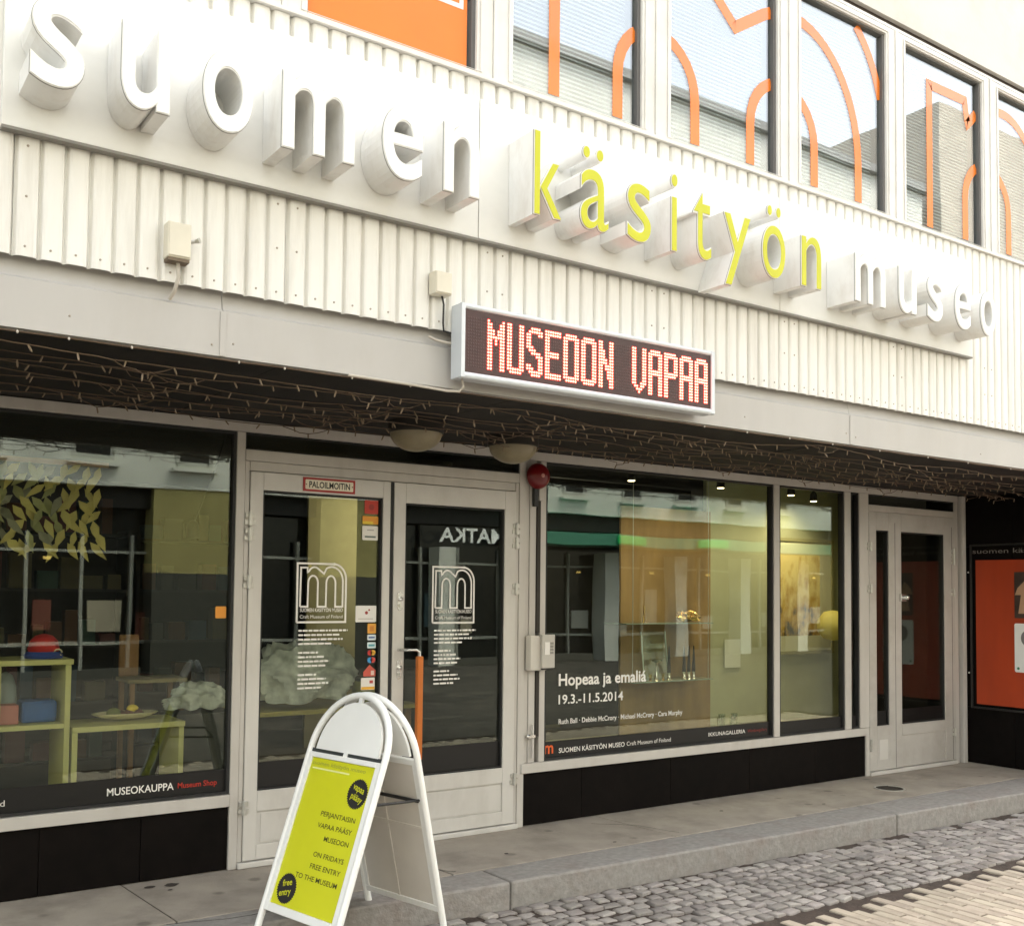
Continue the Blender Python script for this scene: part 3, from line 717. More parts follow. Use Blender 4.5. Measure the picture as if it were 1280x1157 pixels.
for i in range(len(mull)-1):
    a, b = mull[i], mull[i+1]
    gx0, gx1 = a+.103, b-.100
    w = obj('upper_window', MB().frame(a+.012, b-.012, 3.852, 5.083, (.091, .088, .021, .048), -1.462, -1.40), UPF, B, bevel=.003)
    obj('sash_bead', MB().frame(gx0-.028, gx1+.028, ZB-.0, ZT+.02, (.012, .012, .002, .008), -1.4675, -1.4635), UPF, w, bevel=.001)
    obj('mullion', MB().box(a-.011, a+.011, -1.470, -1.40, 3.852, 5.083), UPF, B, bevel=.002)
    obj('gasket', MB().frame(gx0, gx1, ZB, ZT, (.008, .021, .006, .012), -1.445, -1.402), mat('gasket_grey', (.12, .115, .11), .6), w)
    obj('pane', MB().box(gx0+.004, gx1-.02, -1.424, -1.418, ZB+.003, ZT-.005), UGLASS, w)
    if abs(a-1.585) < .01 or abs(a-.54) < .01 and False:
        f = obj('orange_panel', MB().box(gx0+.012, gx1-.035, -1.428, -1.425, ZB+.012, ZT-.02), DECP, w)
        mb = MB().ribbon([(1.70, 4.168), (2.455, 4.168), (2.455, 5.0)], .022, (0, -1.4285, 0), d1=.001)
        obj('museum_mark', mb, WTXT, w)
        continue
    if i < 3 or i > 9: pass
    mb = MB(); z = ZB+.012
    th = rad(50); hw = .0125
    while z < ZT-.02:
        dy, dz = math.cos(th)*hw, math.sin(th)*hw
        mb.add([(gx0+.01, -1.372-dy, z-dz), (gx1-.05, -1.372-dy, z-dz), (gx1-.05, -1.372+dy, z+dz), (gx0+.01, -1.372+dy, z+dz),
                (gx0+.01, -1.372-dy, z-dz-.0008), (gx1-.05, -1.372-dy, z-dz-.0008), (gx1-.05, -1.372+dy, z+dz-.0008), (gx0+.01, -1.372+dy, z+dz-.0008)],
               [(0, 1, 2, 3), (7, 6, 5, 4), (0, 4, 5, 1), (2, 6, 7, 3)]); z += .0225
    obj('blind', mb, BLIND, w, kind='stuff')
    mb = MB()
    for pl in big+small:
        seg = []
        for p in dense(pl)+[(1e9, 0)]:
            if gx0-.0 < p[0] < gx1-.012 and ZB < p[1] < ZT-.01: seg.append(p)
            else:
                if len(seg) > 1: mb.ribbon(seg, .066, (0, -1.4245, 0), d1=.001)
                seg = []
    if mb.v: obj('museum_mark', mb, DECO, w)

# ================================================================== THE SIGN
S = empty('facade_sign', (3.48, -1.49, 3.07), 'long white facade sign spelling suomen käsityön museo, middle word in yellow', 'sign')
for a, b in ((.549, 2.503), (2.507, 4.52), (4.524, 6.412)):
    mb = MB().box(a, b, -1.520, -1.4875, 3.072, 3.715)
    obj('backing_panel', mb, SIGNW, S, bevel=.003)
obj('drip_edge', MB().box(.549, 6.412, -1.526, -1.4875, 3.060, 3.070), RIM, S)
letters = [('s', .600, .772, 3.160, 3.465, 0), ('u', .892, 1.061, 3.160, 3.462, 0), ('o', 1.179, 1.369, 3.160, 3.465, 0), ('m', 1.484, 1.788, 3.163, 3.468, 0),
    ('e', 1.912, 2.099, 3.158, 3.462, 0), ('n', 2.200, 2.378, 3.160, 3.460, 0),
    ('k', 2.667, 2.821, 3.162, 3.545, 1), ('ä', 2.931, 3.100, 3.158, 3.545, 1), ('s', 3.214, 3.366, 3.158, 3.443, 1), ('i', 3.498, 3.541, 3.160, 3.545, 1),
    ('t', 3.650, 3.775, 3.156, 3.495, 1), ('y', 3.867, 4.062, 3.062, 3.436, 1), ('ö', 4.153, 4.332, 3.156, 3.545, 1), ('n', 4.463, 4.627, 3.160, 3.443, 1),
    ('m', 4.926, 5.202, 3.155, 3.436, 0), ('u', 5.333, 5.505, 3.158, 3.432, 0), ('s', 5.618, 5.775, 3.155, 3.440, 0), ('e', 5.906, 6.076, 3.153, 3.436, 0), ('o', 6.188, 6.354, 3.153, 3.436, 0)]
YB, YF = -1.5215, -1.720
def fit_letter(ch, x0, x1, z0, z1, offset, grow, yb, yf):
    vs, fs = text_mesh(ch, .5, offset, 8)
    a0 = min(v[0] for v in vs); a1 = max(v[0] for v in vs); b0 = min(v[1] for v in vs); b1 = max(v[1] for v in vs)
    x0 -= grow; x1 += grow; z0 -= grow; z1 += grow
    return MB().add([(x0+(v[0]-a0)/(a1-a0)*(x1-x0), yb+(v[2]+.5)*(yf-yb), z0+(v[1]-b0)/(b1-b0)*(z1-z0)) for v in vs], fs)
for ch, x0, x1, z0, z1, yel in letters:
    off = .004 if yel else .012
    body = obj('letter', fit_letter(ch, x0, x1, z0, z1, off, 0, YB, YF), LETW, S, label='%s letter %s' % ('yellow fronted' if yel else 'white', ch))
    obj('letter_rim', fit_letter(ch, x0, x1, z0, z1, off, .0017, YF+.008, YF+.005), RIM, body)
    obj('letter_face', fit_letter(ch, x0, x1, z0, z1, off-.008 if yel else off-.008, -.003 if yel else -.003, YF-.0002, YF-.003), LETY if yel else LETFACE, body)

# ================================================================== LED DISPLAY
Ld = empty('led_display', (3.16, -1.49, 2.42), 'scrolling LED display box with red lit dots reading MUSEOON VAPAA under the sign', 'display')
case = MB().box(2.389, 3.934, -1.572, -1.486, 2.420, 2.742)
obj('case', case, LEDCASE, Ld, bevel=.004)
obj('top_profile', MB().tube([(2.384, -1.572, 2.735), (3.939, -1.572, 2.735)], .0135, 12), LEDCASE, Ld, smooth=True)
obj('bottom_profile', MB().tube([(2.384, -1.572, 2.428), (3.939, -1.572, 2.428)], .0165, 12), LEDCASE, Ld, smooth=True)
obj('end_cap', MB().box(2.380, 2.400, -1.588, -1.50, 2.417, 2.745), LEDCASE, Ld, bevel=.002)
obj('end_cap', MB().box(3.915, 3.939, -1.588, -1.50, 2.417, 2.745), LEDCASE, Ld, bevel=.002)
obj('screen', MB().box(2.4005, 3.9145, -1.580, -1.573, 2.444, 2.722), mat('led_board', (.05, .019, .017), .45, vary=.2, scale=30), Ld)
G = {
'M': ['X.....X','XX...XX','XX...XX','XXX.XXX','XXX.XXX','XXXXXXX','XX.X.XX','XX.X.XX']+['XX...XX']*8,
'U': ['XX...XX']*14+['XXXXXXX','.XXXXX.'],
'S': ['..XXXX.','.XXXXXX','XX...XX','XX.....','XX.....','XX.....','XXX....','.XXX...','..XXXX.','....XXX','.....XX','.....XX','XX...XX','XXX..XX','.XXXXXX','..XXXX.'],
'E': ['XXXXXXX','XXXXXXX']+['XX.....']*5+['XXXXXX.','XXXXXX.']+['XX.....']*5+['XXXXXXX','XXXXXXX'],
'O': ['.XXXXX.','XXXXXXX']+['XX...XX']*12+['XXXXXXX','.XXXXX.'],
'N': ['XX...XX']*3+['XXX..XX']*3+['XXXX.XX']*2+['XX.XXXX']*2+['XX..XXX']*3+['XX...XX']*3,
'V': ['XX...XX']*11+['XX...XX','XX..XXX','.XX.XX.','..XXX..','...X...'],
'A': ['.XXXXX.','XXXXXXX']+['XX...XX']*5+['XXXXXXX','XXXXXXX']+['XX...XX']*7,
'P': ['XXXXXX.','XXXXXXX']+['XX...XX']*5+['XXXXXXX','XXXXXX.']+['XX.....']*7}
dots = MB(); offd = MB(); DP = .01332; DZ = .01425; X0 = 2.5265; Z0 = 2.6870
lit = set(); col = 0
for chh in 'MUSEOON VAPAA':
    if chh != ' ':
        for r_, row in enumerate(G[chh]):
            for c_, q in enumerate(row):
                if q == 'X': lit.add((col+c_, r_))
    col += 8
for c_ in range(-8, 103):
    for r_ in range(-1, 17):
        x, z = X0+c_*DP, Z0-r_*DZ
        tgt, R_, h_ = (dots, .0056, .0040) if (c_, r_) in lit else (offd, .0048, .0012)
        if tgt is offd and not (0 <= r_ < 16): continue
        n = 6; o = len(tgt.v)
        tgt.v += [(x+R_*math.cos(k*math.pi/3), -1.5802, z+R_*math.sin(k*math.pi/3)) for k in range(n)]
        tgt.v += [(x+R_*.6*math.cos(k*math.pi/3), -1.5802-h_, z+R_*.6*math.sin(k*math.pi/3)) for k in range(n)]
        tgt.f += [(o+k, o+(k+1) % n, o+n+(k+1) % n, o+n+k) for k in range(n)]+[tuple(o+n+k for k in range(n))]
obj('lit_dots', dots, mat('led_lit', (.3, .02, .02), .4, emit=(1.0, .14, .085), estr=2.2), Ld, kind='stuff')
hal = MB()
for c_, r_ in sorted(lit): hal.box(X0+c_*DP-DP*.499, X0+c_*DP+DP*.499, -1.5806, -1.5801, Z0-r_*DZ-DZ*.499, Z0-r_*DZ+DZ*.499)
obj('lit_dot_halos', hal, mat('led_halo', (.3, .01, .01), .4, emit=(1.0, .010, .015), estr=.26), Ld, kind='stuff')  # red glow around the lit dots, drawn as emissive squares
obj('unlit_dots', offd, mat('led_off', (.07, .03, .028), .35), Ld, kind='stuff')

# ================================================================== SMALL THINGS ON THE FACADE
def jbox(name, x0, x1, z0, z1, label, cable):
    e = empty(name, ((x0+x1)/2, -1.485, z0), label, 'junction box')
    obj('housing', MB().box(x0, x1, -1.545, -1.486, z0, z1), BOXM, e, bevel=.004)
    obj('lid', MB().box(x0+.004, x1-.004, -1.550, -1.5455, z0+.006, z1-.004), BOXM, e, bevel=.002)
    for q in cable: obj('cable', MB().tube(q[0], q[1], 8), q[2], e, smooth=True)
    return e
j1 = jbox('junction_box', 1.117, 1.205, 2.715, 2.850, 'cream junction box with an angled gland on the corrugated cladding at left', [
    ([(1.165, -1.515, 2.715), (1.168, -1.517, 2.65), (1.160, -1.500, 2.60), (1.152, -1.468, 2.575)], .0075, CABLEW)])
obj('gland', MB().tube([(1.205, -1.52, 2.79), (1.225, -1.525, 2.795), (1.238, -1.54, 2.798)], [.008, .007, .011], 8), GALV, j1)
obj('cable_entry', MB().box(1.120, 1.200, -1.543, -1.490, 2.703, 2.7145), mat('entry_brown', (.15, .11, .07), .6), j1)
j2 = jbox('junction_box', 2.270, 2.355, 2.778, 2.878, 'cream junction box just above the left end of the LED display', [
    ([(2.325, -1.51, 2.778), (2.328, -1.52, 2.74), (2.332, -1.51, 2.66), (2.345, -1.495, 2.63), (2.39, -1.495, 2.625)], .0045, mat('cable_black', (.02, .02, .02), .5)),
    ([(2.28, -1.475, 2.60), (2.31, -1.49, 2.585), (2.36, -1.495, 2.58), (2.395, -1.50, 2.58)], .006, CABLEW)])
pp = empty('display_power_cable', (2.40, -1.50, 2.37), 'pale looped power cable under the left end of the LED display', 'cable')
obj('cable', MB().tube([(2.42, -1.53, 2.42), (2.43, -1.53, 2.385), (2.415, -1.52, 2.365), (2.37, -1.49, 2.367), (2.2, -1.468, 2.378), (1.9, -1.466, 2.382)], .006, 8), CABLEW, pp, smooth=True)

for cx_, cy_, lab in ((2.751, -.539, 'left opal dome lamp on the dark soffit above the double doors'), (3.46, -.435, 'right opal dome lamp on the dark soffit beside the red alarm bell')):
    e = empty('dome_lamp', (cx_, cy_, 2.388), lab, 'ceiling lamp', group='dome lamps under the soffit')
    obj('base', MB().lathe((cx_, cy_, 2.388), [(.150, 0), (.152, -.055), (.146, -.060)], 28), mat('lamp_base_black', (.02, .016, .012), .6), e, smooth=True)
    prof = [(.140*math.cos(rad(t)), -.061-.098*math.sin(rad(t))) for t in range(0, 90, 9)]+[(.002, -.159)]
    obj('globe', MB().lathe((cx_, cy_, 2.388), prof, 28), mat('opal_yellowed', (.25, .215, .14), .35, vary=.12, scale=9, dirt=(.2, .13, .05), dirt_amt=.6, dirt_scale=6), e, smooth=True)

al = empty('fire_alarm_bell', (3.935, -.004, 2.21), 'round red fire alarm bell beside the double doors under the soffit', 'alarm bell')
obj('gong', MB().lathe((3.935, -.03, 2.225), [(.084, 0), (.084, .012), (.078, .03), (.062, .047), (.035, .057), (.012, .060)], 28, 'Y'), RED, al, smooth=True)
obj('bracket', MB().box(3.915, 3.945, -.03, -.003, 2.03, 2.20), mat('bracket_black', (.02, .02, .02), .5), al, bevel=.003)
obj('centre_bolt', MB().lathe((3.935, -.090, 2.225), [(.013, 0), (.013, .004), (.006, .006)], 14, 'Y'), mat('bolt_pink', (.55, .25, .22), .3), al)
cvr = empty('cable_cover', (3.975, -.01, 2.0), 'small pale cable cover just below the red alarm bell', 'cable cover')
obj('cover', MB().box(3.952, 3.988, -.032, -.007, 2.07, 2.175), FRAME, cvr, bevel=.003)

ic = empty('intercom', (3.94, -.004, .98), 'pale wall intercom box with a tilted keypad lid on the door post', 'intercom')
obj('housing', MB().box(3.872, 4.000, -.062, -.003, .985, 1.205), mat('intercom_grey', (.60, .57, .52), .4, vary=.03), ic, bevel=.005)
obj('hood', MB().box(3.945, 4.045, -.088, -.0635, 1.000, 1.212), mat('intercom_grey2', (.50, .48, .44), .4), ic, bevel=.004)
obj('keypad', MB().box(3.962, 4.000, -.0925, -.0885, 1.085, 1.165), WTXT, ic, bevel=.001)
kp = MB()
for a in range(2):
    for b in range(4): kp.box(4.008+a*.014, 4.017+a*.014, -.0915, -.0885, 1.09+b*.02, 1.104+b*.02)
obj('buttons', kp, mat('button_grey', (.28, .27, .25), .4), ic)
obj('lower_lip', MB().box(3.950, 4.040, -.086, -.064, .990, .998), INK, ic)
bt = empty('door_bolt', (3.90, -.01, .55), 'pale flush bolt with a small knob low on the door post', 'bolt')
obj('rod', MB().box(3.925, 3.937, -.018, -.004, .425, .640), DOORM, bt, bevel=.002)
obj('knob', MB().lathe((3.895, -.003, .565), [(.016, 0), (.016, .02), (.009, .026)], 14, 'Y').box(3.895, 3.945, -.022, -.012, .556, .574), CHROME, bt)

ps = empty('fire_alarm_sign', (2.495, -.007, 2.035), 'small red bordered plate reading PALOILMOITIN over the left door', 'sign')
obj('plate', MB().box(2.337, 2.656, -.011, -.0065, 2.030, 2.108), mat('plate_red', (.36, .015, .012), .4), ps, bevel=.001)
obj('field', MB().prism(rrect(2.350, 2.643, 2.042, 2.096, .006), (0, -.011, 0), (1,0,0), (0,0,1), .0002, .0012), mat('plate_cream', (.78, .72, .58), .4), ps)
mb = MB(); text(mb, 'PALOILMOITIN', (2.372, -.0122, 2.052), w=.250, h=.034, offset=.022, d=.0006); obj('lettering', mb, INK, ps)
obj('screw', MB().lathe((2.3555, -.012, 2.069), [(.004, 0), (.003, .002)], 8, 'Y'), RED, ps); obj('screw', MB().lathe((2.6375, -.012, 2.069), [(.004, 0), (.003, .002)], 8, 'Y'), RED, ps)

# poster case on the dark side wall (faces left)
pc = empty('poster_case', (8.76, -.6, .45), 'black framed poster case with an orange poster on the dark side wall', 'poster case')
UXS, UZS = (0, -1, 0), (0, 0, 1)
XF = 8.7605
obj('frame', MB().box(8.742, XF, -.075, -.060, .49, 1.95).box(8.742, XF, -1.30, -1.285, .49, 1.95).box(8.742, XF, -1.285, -.075, .49, .505).box(8.742, XF, -1.285, -.075, 1.935, 1.95), mat('case_black', (.02, .018, .016), .4), pc, bevel=.002)
obj('poster', MB().box(8.752, XF-.001, -1.27, -.112, .530, 1.808), mat('poster_orange', (.40, .045, .007), .5, vary=.10, scale=3, stretch=(1, 2, .5)), pc)
mb = MB(); text(mb, 'suomen käsityön museo', (8.752, -.085, 1.868), w=1.05, h=.040, ux=UXS, uz=UZS); obj('lettering', mb, mat('dim_grey_text', (.20, .18, .16), .6), pc)
obj('card', MB().prism(rrect(.468, .80, .835, 1.255, .015), (8.752, 0, 0), UXS, UZS, .0005, .003), BOARDW, pc)
mb = MB().prism(circle(.075, 20, .60, 1.13), (8.749, 0, 0), UXS, UZS, .0005, .0012); obj('card_print', mb, mat('print_grey', (.22, .20, .20), .6), pc)
mb = MB().prism(circle(.012, 10, .50, .868), (8.749, 0, 0), UXS, UZS, .0005, .0012); obj('card_print', mb, mat('print_green', (.06, .22, .12), .6), pc)
obj('picture', MB().prism(R4(.470, .80, 1.30, 1.70), (8.752, 0, 0), UXS, UZS, .0005, .002), mat('photo_dark', (.05, .03, .022), .5, vary=.5, scale=9), pc)
obj('picture_figure', MB().prism([(.505, 1.34), (.60, 1.34), (.60, 1.55), (.56, 1.62), (.50, 1.56), (.475, 1.50), (.53, 1.50)], (8.750, 0, 0), UXS, UZS, .0005, .0012), mat('photo_skin', (.50, .30, .18), .5), pc)
for y, z in ((-.035, 1.70), (-.035, .80)): obj('screw', MB().lathe((8.761, y, z), [(.008, 0), (.006, .004)], 10, 'X'), WTXT, pc)

# fairy lights: cables woven below the soffit
fl = empty('fairy_lights', (4.5, -.8, 2.38), 'tangled net of unlit fairy lights on tan cables under the dark soffit', 'fairy lights')
bul = MB()
def bulb(mb, p, sc=1.0):
    d = Vector((random.uniform(-.7, .7), random.uniform(-.7, .7), -1)).normalized(); p = Vector(p)
    mb.tube([p, p+d*.010*sc, p+d*.024*sc, p+d*.030*sc], [.003*sc, .0042*sc, .0038*sc, .0012*sc], 5)
for s_ in range(9):
    y0 = -1.34+s_*.125+random.uniform(-.02, .02); ph = random.uniform(0, 6); X = -1.2; P = []; zz = 2.365
    ph2 = random.uniform(0, 6)
    while X < 8.72:
        y = y0+.07*math.sin(X*1.3+ph)+.03*math.sin(X*4.1+ph2)+random.uniform(-.004, .004)
        z = 2.362-.028*abs(math.sin(X*1.35+ph2))-.008*math.sin(X*5+ph)+random.uniform(-.0015, .0015)
        P.append((X, max(-1.41, min(-.10, y)), min(2.380, z))); X += random.uniform(.045, .075)
    obj('cable', MB().tube(P, .0024, 5), CABLE, fl)
    for k in range(random.randrange(3), len(P), 3): bulb(bul, P[k])
    for k in range(4, len(P)-6, 17):       # loose loops
        if random.random() < .8:
            a, b = Vector(P[k]), Vector(P[k+4]); q = [a.lerp(b, t/6)+Vector((0, random.uniform(-.03, .03), -.035*math.sin(math.pi*t/6))) for t in range(7)]
            obj('cable', MB().tube(q, .0022, 4), CABLE, fl); bulb(bul, q[3])
obj('bulbs', bul, BULB, fl, kind='stuff')
ec = empty('edge_light_string', (4.5, -1.455, 2.38), 'thin light string with white clips along the bottom edge of the pale fascia', 'light string')
obj('cable', MB().tube([(x*.2-1, -1.452+.003*math.sin(x*3), 2.379-.004*abs(math.sin(x*1.7))) for x in range(50)], .003, 5), CABLE, ec)
for x in (.63, .80, 1.02, 1.43, 1.62, 1.92, 2.2, 3.99, 4.32, 4.67, 5.05, 5.5, 6.0, 6.45, 6.97, 7.4):
    obj('clip', MB().lathe((x, -1.462, 2.379), [(.002, 0), (.0045, -.004), (.0045, -.008), (.002, -.012)], 8), CABLEW, ec)

# ================================================================== A-BOARD
AB = empty('pavement_board', (2.2, -1.27, GZ), 'white arched A-frame board with a yellow free entry poster, standing on the cobbles', 'a-board')
th = -1.347; al_ = .345; be = .225
wd = Vector((math.cos(th), math.sin(th), 0)); nn = Vector((-math.sin(th), math.cos(th), 0))
up = Vector((0, 0, 1))*math.cos(al_)+nn*math.sin(al_)
BL0 = Vector((1.779, -1.037, .120))                 # bottom left corner of the poster
def F(u_, v_, d=0.0): return BL0+wd*u_+up*v_+(wd.cross(up))*d      # d > 0 towards the viewer
FN = wd.cross(up)
CU_ = .222; HW = .258
def u_shape(fn, zbase_v, vs=.690, top=.945, hw=HW):
    P = [fn(CU_-hw, zbase_v)]
    P += [fn(CU_-hw, vs*t/3) for t in range(0, 3)]
    for k in range(0, 25):
        a = math.pi-math.pi*k/24; P.append(fn(CU_+hw*math.cos(a), vs+(top-vs)*math.sin(a)))
    P += [fn(CU_+hw, vs*(2-t)/3) for t in range(0, 3)]
    P.append(fn(CU_+hw, zbase_v)); return P
ff = obj('front_frame', MB().tube(u_shape(F, -.262), .0155, 12), BOARDW, AB, smooth=True)
def plate(name, poly, m, parent, d0, d1, fn_O=BL0, a=wd, b=up, bev=0): return obj(name, MB().prism(poly, fn_O, a, b, d0, d1), m, parent, bevel=bev)
# half-round header, crossbars, poster panel
hd = [(CU_+.214*math.cos(math.pi*k/20), .700+.212*math.sin(math.pi*k/20)) for k in range(21)]
hd = [(CU_+.214, .682)]+hd+[(CU_-.214, .682)]
plate('header', hd, BOARDW, AB, -.006, .006)
plate('header_tab', R4(CU_-.012, CU_+.012, .905, .935), BOARDW, AB, -.004, .008)
plate('header_tab', R4(CU_-.012, CU_+.012, .655, .690), BOARDW, AB, -.004, .008)
plate('crossbar', R4(CU_-.245, CU_+.245, .668, .684), mat('slot_dark', (.035, .04, .04), .5), AB, -.010, .002)
pf = MB()
for q in (R4(-.026, .002, -.034, .666), R4(.440, .474, -.034, .666), R4(.002, .440, -.034, .001), R4(.002, .440, .643, .666)): pf.prism(q, BL0, wd, up, -.010, .010)
obj('poster_frame', pf, BOARDW, AB, bevel=.003)
plate('poster', R4(.003, .439, .002, .642), YPOST, AB, -.004, .0025)
obj('poster_back', MB().prism(R4(.0, .442, .0, .644), BL0, wd, up, -.008, -.0045), BOARDB, AB)
pr = MB()
def rt(s_, v, h, w): text(pr, s_, F(.402, v, 0), w=w, h=h, ux=wd, uz=up, d=.0035, align='R', offset=.006)
for s_, v, w in (('PERJANTAISIN', .402, .232), ('VAPAA PÄÄSY', .352, .232), ('MUSEOON', .302, .165), ('ON FRIDAYS', .232, .205), ('FREE ENTRY', .182, .205), ('TO THE MUSEUM', .132, .285)): rt(s_, v, .0205, w)
obj('lettering', pr, mat('poster_ink', (.05, .052, .008), .6), AB)
mb = MB(); text(mb, 'suomen käsityön museo', F(.012, .612, 0), w=.37, h=.017, ux=wd, uz=up, d=.0035, offset=.004); obj('lettering', mb, mat('poster_olive', (.36, .38, .05), .6), AB)
plate('poster_strip', R4(.02, .28, .593, .600), mat('pale_strip', (.80, .84, .35), .4), AB, .0026, .0032)  # pale yellow-green strip below the poster heading
for cu_, cv_, words, ang in ((.368, .522, ('vapaa', 'pääsy'), -.22), (.086, .075, ('free', 'entry'), .28)):
    burst = [(cu_+(.066 if k % 2 else .060)*math.cos(2*math.pi*k/72), cv_+(.066 if k % 2 else .060)*math.sin(2*math.pi*k/72)) for k in range(72)]
    bd = plate('round_badge', burst, INK, AB, .0026, .0034)
    mb = MB()
    for wd_, dv in ((words[0], .012), (words[1], -.028)):
        text(mb, wd_, BL0+wd*(cu_-.0*ang)+up*(cv_+dv), w=.078 if len(wd_) > 4 else .062, h=.026, ux=wd, uz=up, d=.0042, offset=.014, align='C', ang=ang)
    obj('badge_lettering', mb, YPOST, bd)
# rear frame, hinged at the top
APX = BL0+wd*CU_+up*.945
dn = -Vector((0, 0, 1))*math.cos(be)+nn*math.sin(be); up2 = -dn
def R_(u_, v_): return APX+nn*.035+wd*(u_-CU_)-up2*(.945-v_)
BO = R_(0, 0)
obj('rear_frame', MB().tube(u_shape(R_, -.232), .0155, 12), BOARDW, AB, smooth=True)
rp = MB(); rp.prism(R4(-.02, .464, -.03, .655), BO, wd, up2, -.006, .004); rear = obj('rear_panel', rp, BOARDB, AB)
plate('rear_header', hd, BOARDW, AB, -.006, .006, BO, wd, up2)
rb = MB()
for q in (R4(-.03, .474, -.034, -.006), R4(-.03, .474, .645, .672), R4(-.03, -.002, -.006, .645), R4(.446, .474, -.006, .645)): rb.prism(q, BO, wd, up2, -.012, .010)
obj('rear_poster_frame', rb, BOARDW, AB, bevel=.003)
obj('rear_ribs', MB().prism(R4(.205, .219, -.005, .50), BO, wd, up2, .0045, .009).prism(R4(-.001, .445, .345, .360), BO, wd, up2, .0045, .008), BOARDB, AB)
# stay between the frames
a = F(CU_+HW, .50); b_ = R_(CU_+HW, .50)
st_ = MB()
for uu in (CU_-HW+.02, CU_+HW-.02): st_.tube([F(uu, .485), R_(uu, .485)], .006, 8)
st_.prism(R4(CU_-HW+.02, CU_+HW-.02, .478, .492), BO, wd, up2, .012, .018)
obj('stay', st_, mat('stay_black', (.015, .015, .015), .5), AB)

# ================================================================== INSIDE THE SHOP
LIME = mat('shelf_lime', (.52, .48, .19), .6, vary=.06, scale=6)
def bench(name, loc, label, cat, parts):
    e = empty(name, loc, label, cat)
    for nm, mb, m in parts: obj(nm, mb, m, e, bevel=.002)
    return e
yb0, yb1 = .42, .78; t_ = .028
bench('cube_shelf', (1.0, .6, .33), 'tall pale green cube shelf in the shop window at far left', 'shelf', [
    ('side_board', MB().box(.88, .88+t_, yb0, yb1, .30, 1.075), LIME), ('side_board', MB().box(1.215, 1.215+t_, yb0, yb1, .30, 1.075), LIME),
    ('top_board', MB().box(.87, 1.253, yb0-.004, yb1, 1.076, 1.104), LIME), ('shelf_board', MB().box(.909, 1.214, yb0, yb1, .745, .770), LIME), ('shelf_board', MB().box(.909, 1.214, yb0, yb1, .30, .325), LIME)])
bench('low_shelf', (1.5, .6, .33), 'low pale green open bench carrying a plate in the shop window', 'shelf', [
    ('side_board', MB().box(1.256, 1.256+t_, yb0, yb1, .30, .715), LIME), ('side_board', MB().box(1.815, 1.815+t_, yb0, yb1, .30, .715), LIME),
    ('top_board', MB().box(1.256, 1.848, yb0-.004, yb1, .716, .745), LIME), ('bottom_board', MB().box(1.286, 1.813, yb0, yb1, .30, .325), LIME)])
obj('plinth', MB().box(.2, 1.95, .36, 1.2, .008, .298), mat('plinth_dark', (.03, .028, .024), .8), B)
obj('blue_bag', MB().box(1.02, 1.195, .50, .66, .772, .885), mat('bag_blue', (.015, .08, .28), .7, vary=.15), None, bevel=.015, at=(1.1, .58, .772), label='royal blue box bag in the middle of the cube shelf', cat='bag')
obj('pink_box', MB().box(.915, 1.005, .48, .60, .772, .870), mat('box_pink', (.42, .14, .12), .7), None, bevel=.004, at=(.96, .54, .772), label='dull pink box beside the blue bag on the cube shelf', cat='box')
P = [(0, 0), (.055, 0), (.060, .08), (.052, .15), (.035, .185), (0, .195)]
obj('grey_pouch', MB().lathe((.965, .66, .772), [(.001, 0), (.055, .002), (.062, .09), (.055, .18), (.035, .24), (.004, .26)], 14), mat('pouch_grey', (.22, .25, .26), .7), None, smooth=True, at=(.965, .66, .772), label='tall rounded grey pouch behind the pink box on the shelf', cat='pouch')
hat = empty('knitted_hat', (1.13, .56, 1.105), 'red knitted hat with a blue brim on top of the cube shelf', 'hat')
obj('crown', MB().lathe((1.13, .56, 1.105), [(.075, .035), (.080, .05), (.070, .09), (.045, .118), (.01, .128)], 16), mat('hat_red', (.42, .015, .012), .9), hat, smooth=True)
obj('brim', MB().lathe((1.13, .56, 1.105), [(.095, 0), (.098, .015), (.085, .034), (.06, .034)], 16), mat('hat_blue', (.03, .06, .26), .9), hat, smooth=True)
obj('ribbon_loop', MB().tube([(1.19+.02*math.cos(t*.7), .50, 1.135+.018*math.sin(t*.7)) for t in range(9)], .005, 6), mat('loop_cream', (.55, .45, .30), .8), hat, smooth=True)
pl = empty('serving_plate', (1.56, .58, .746), 'oval cream plate with lemon and dark food on the low green bench', 'plate')
pm = MB(); pm.lathe((0, 0, 0), [(.06, 0), (.10, .004), (.165, .024), (.180, .033), (.172, .036), (.10, .012), (.002, .010)], 28)
pm.v = [(1.565+x, .58+y*.55, .757+z) for x, y, z in pm.v]; obj('dish', pm, mat('plate_cream2', (.74, .66, .42), .4), pl, smooth=True)
def blob(cx_, cy_, cz_, r, s=(1, 1, 1), seed=0, n=10, jit=.12):
    rr = random.Random(seed); mb = MB()
    rows = 7
    for i in range(rows+1):
        ph = math.pi*i/rows
        for k in range(n):
            q = r*(1+rr.uniform(-jit, jit)) if 0 < i < rows else r
            a = 2*math.pi*k/n; mb.v.append((cx_+s[0]*q*math.sin(ph)*math.cos(a), cy_+s[1]*q*math.sin(ph)*math.sin(a), cz_+s[2]*q*math.cos(ph)))
    for i in range(rows):
        for k in range(n): mb.f.append((i*n+k, (i+1)*n+k, (i+1)*n+(k+1) % n, i*n+(k+1) % n))
    return mb
for x, z, r, c, nm in ((1.50, .792, .036, (.16, .17, .05), 'olive_fruit'), (1.585, .786, .030, (.12, .035, .02), 'dark_food'), (1.625, .786, .032, (.10, .03, .02), 'dark_food'), (1.60, .812, .028, (.75, .55, .06), 'lemon'), (1.545, .784, .026, (.11, .04, .02), 'dark_food')):
    obj(nm, blob(x, .57, z, r, (1.15, 1, .8), int(x*1000), 10, .05), mat('food_%s_%d' % (nm, int(x*100)), c, .6), pl, smooth=True)
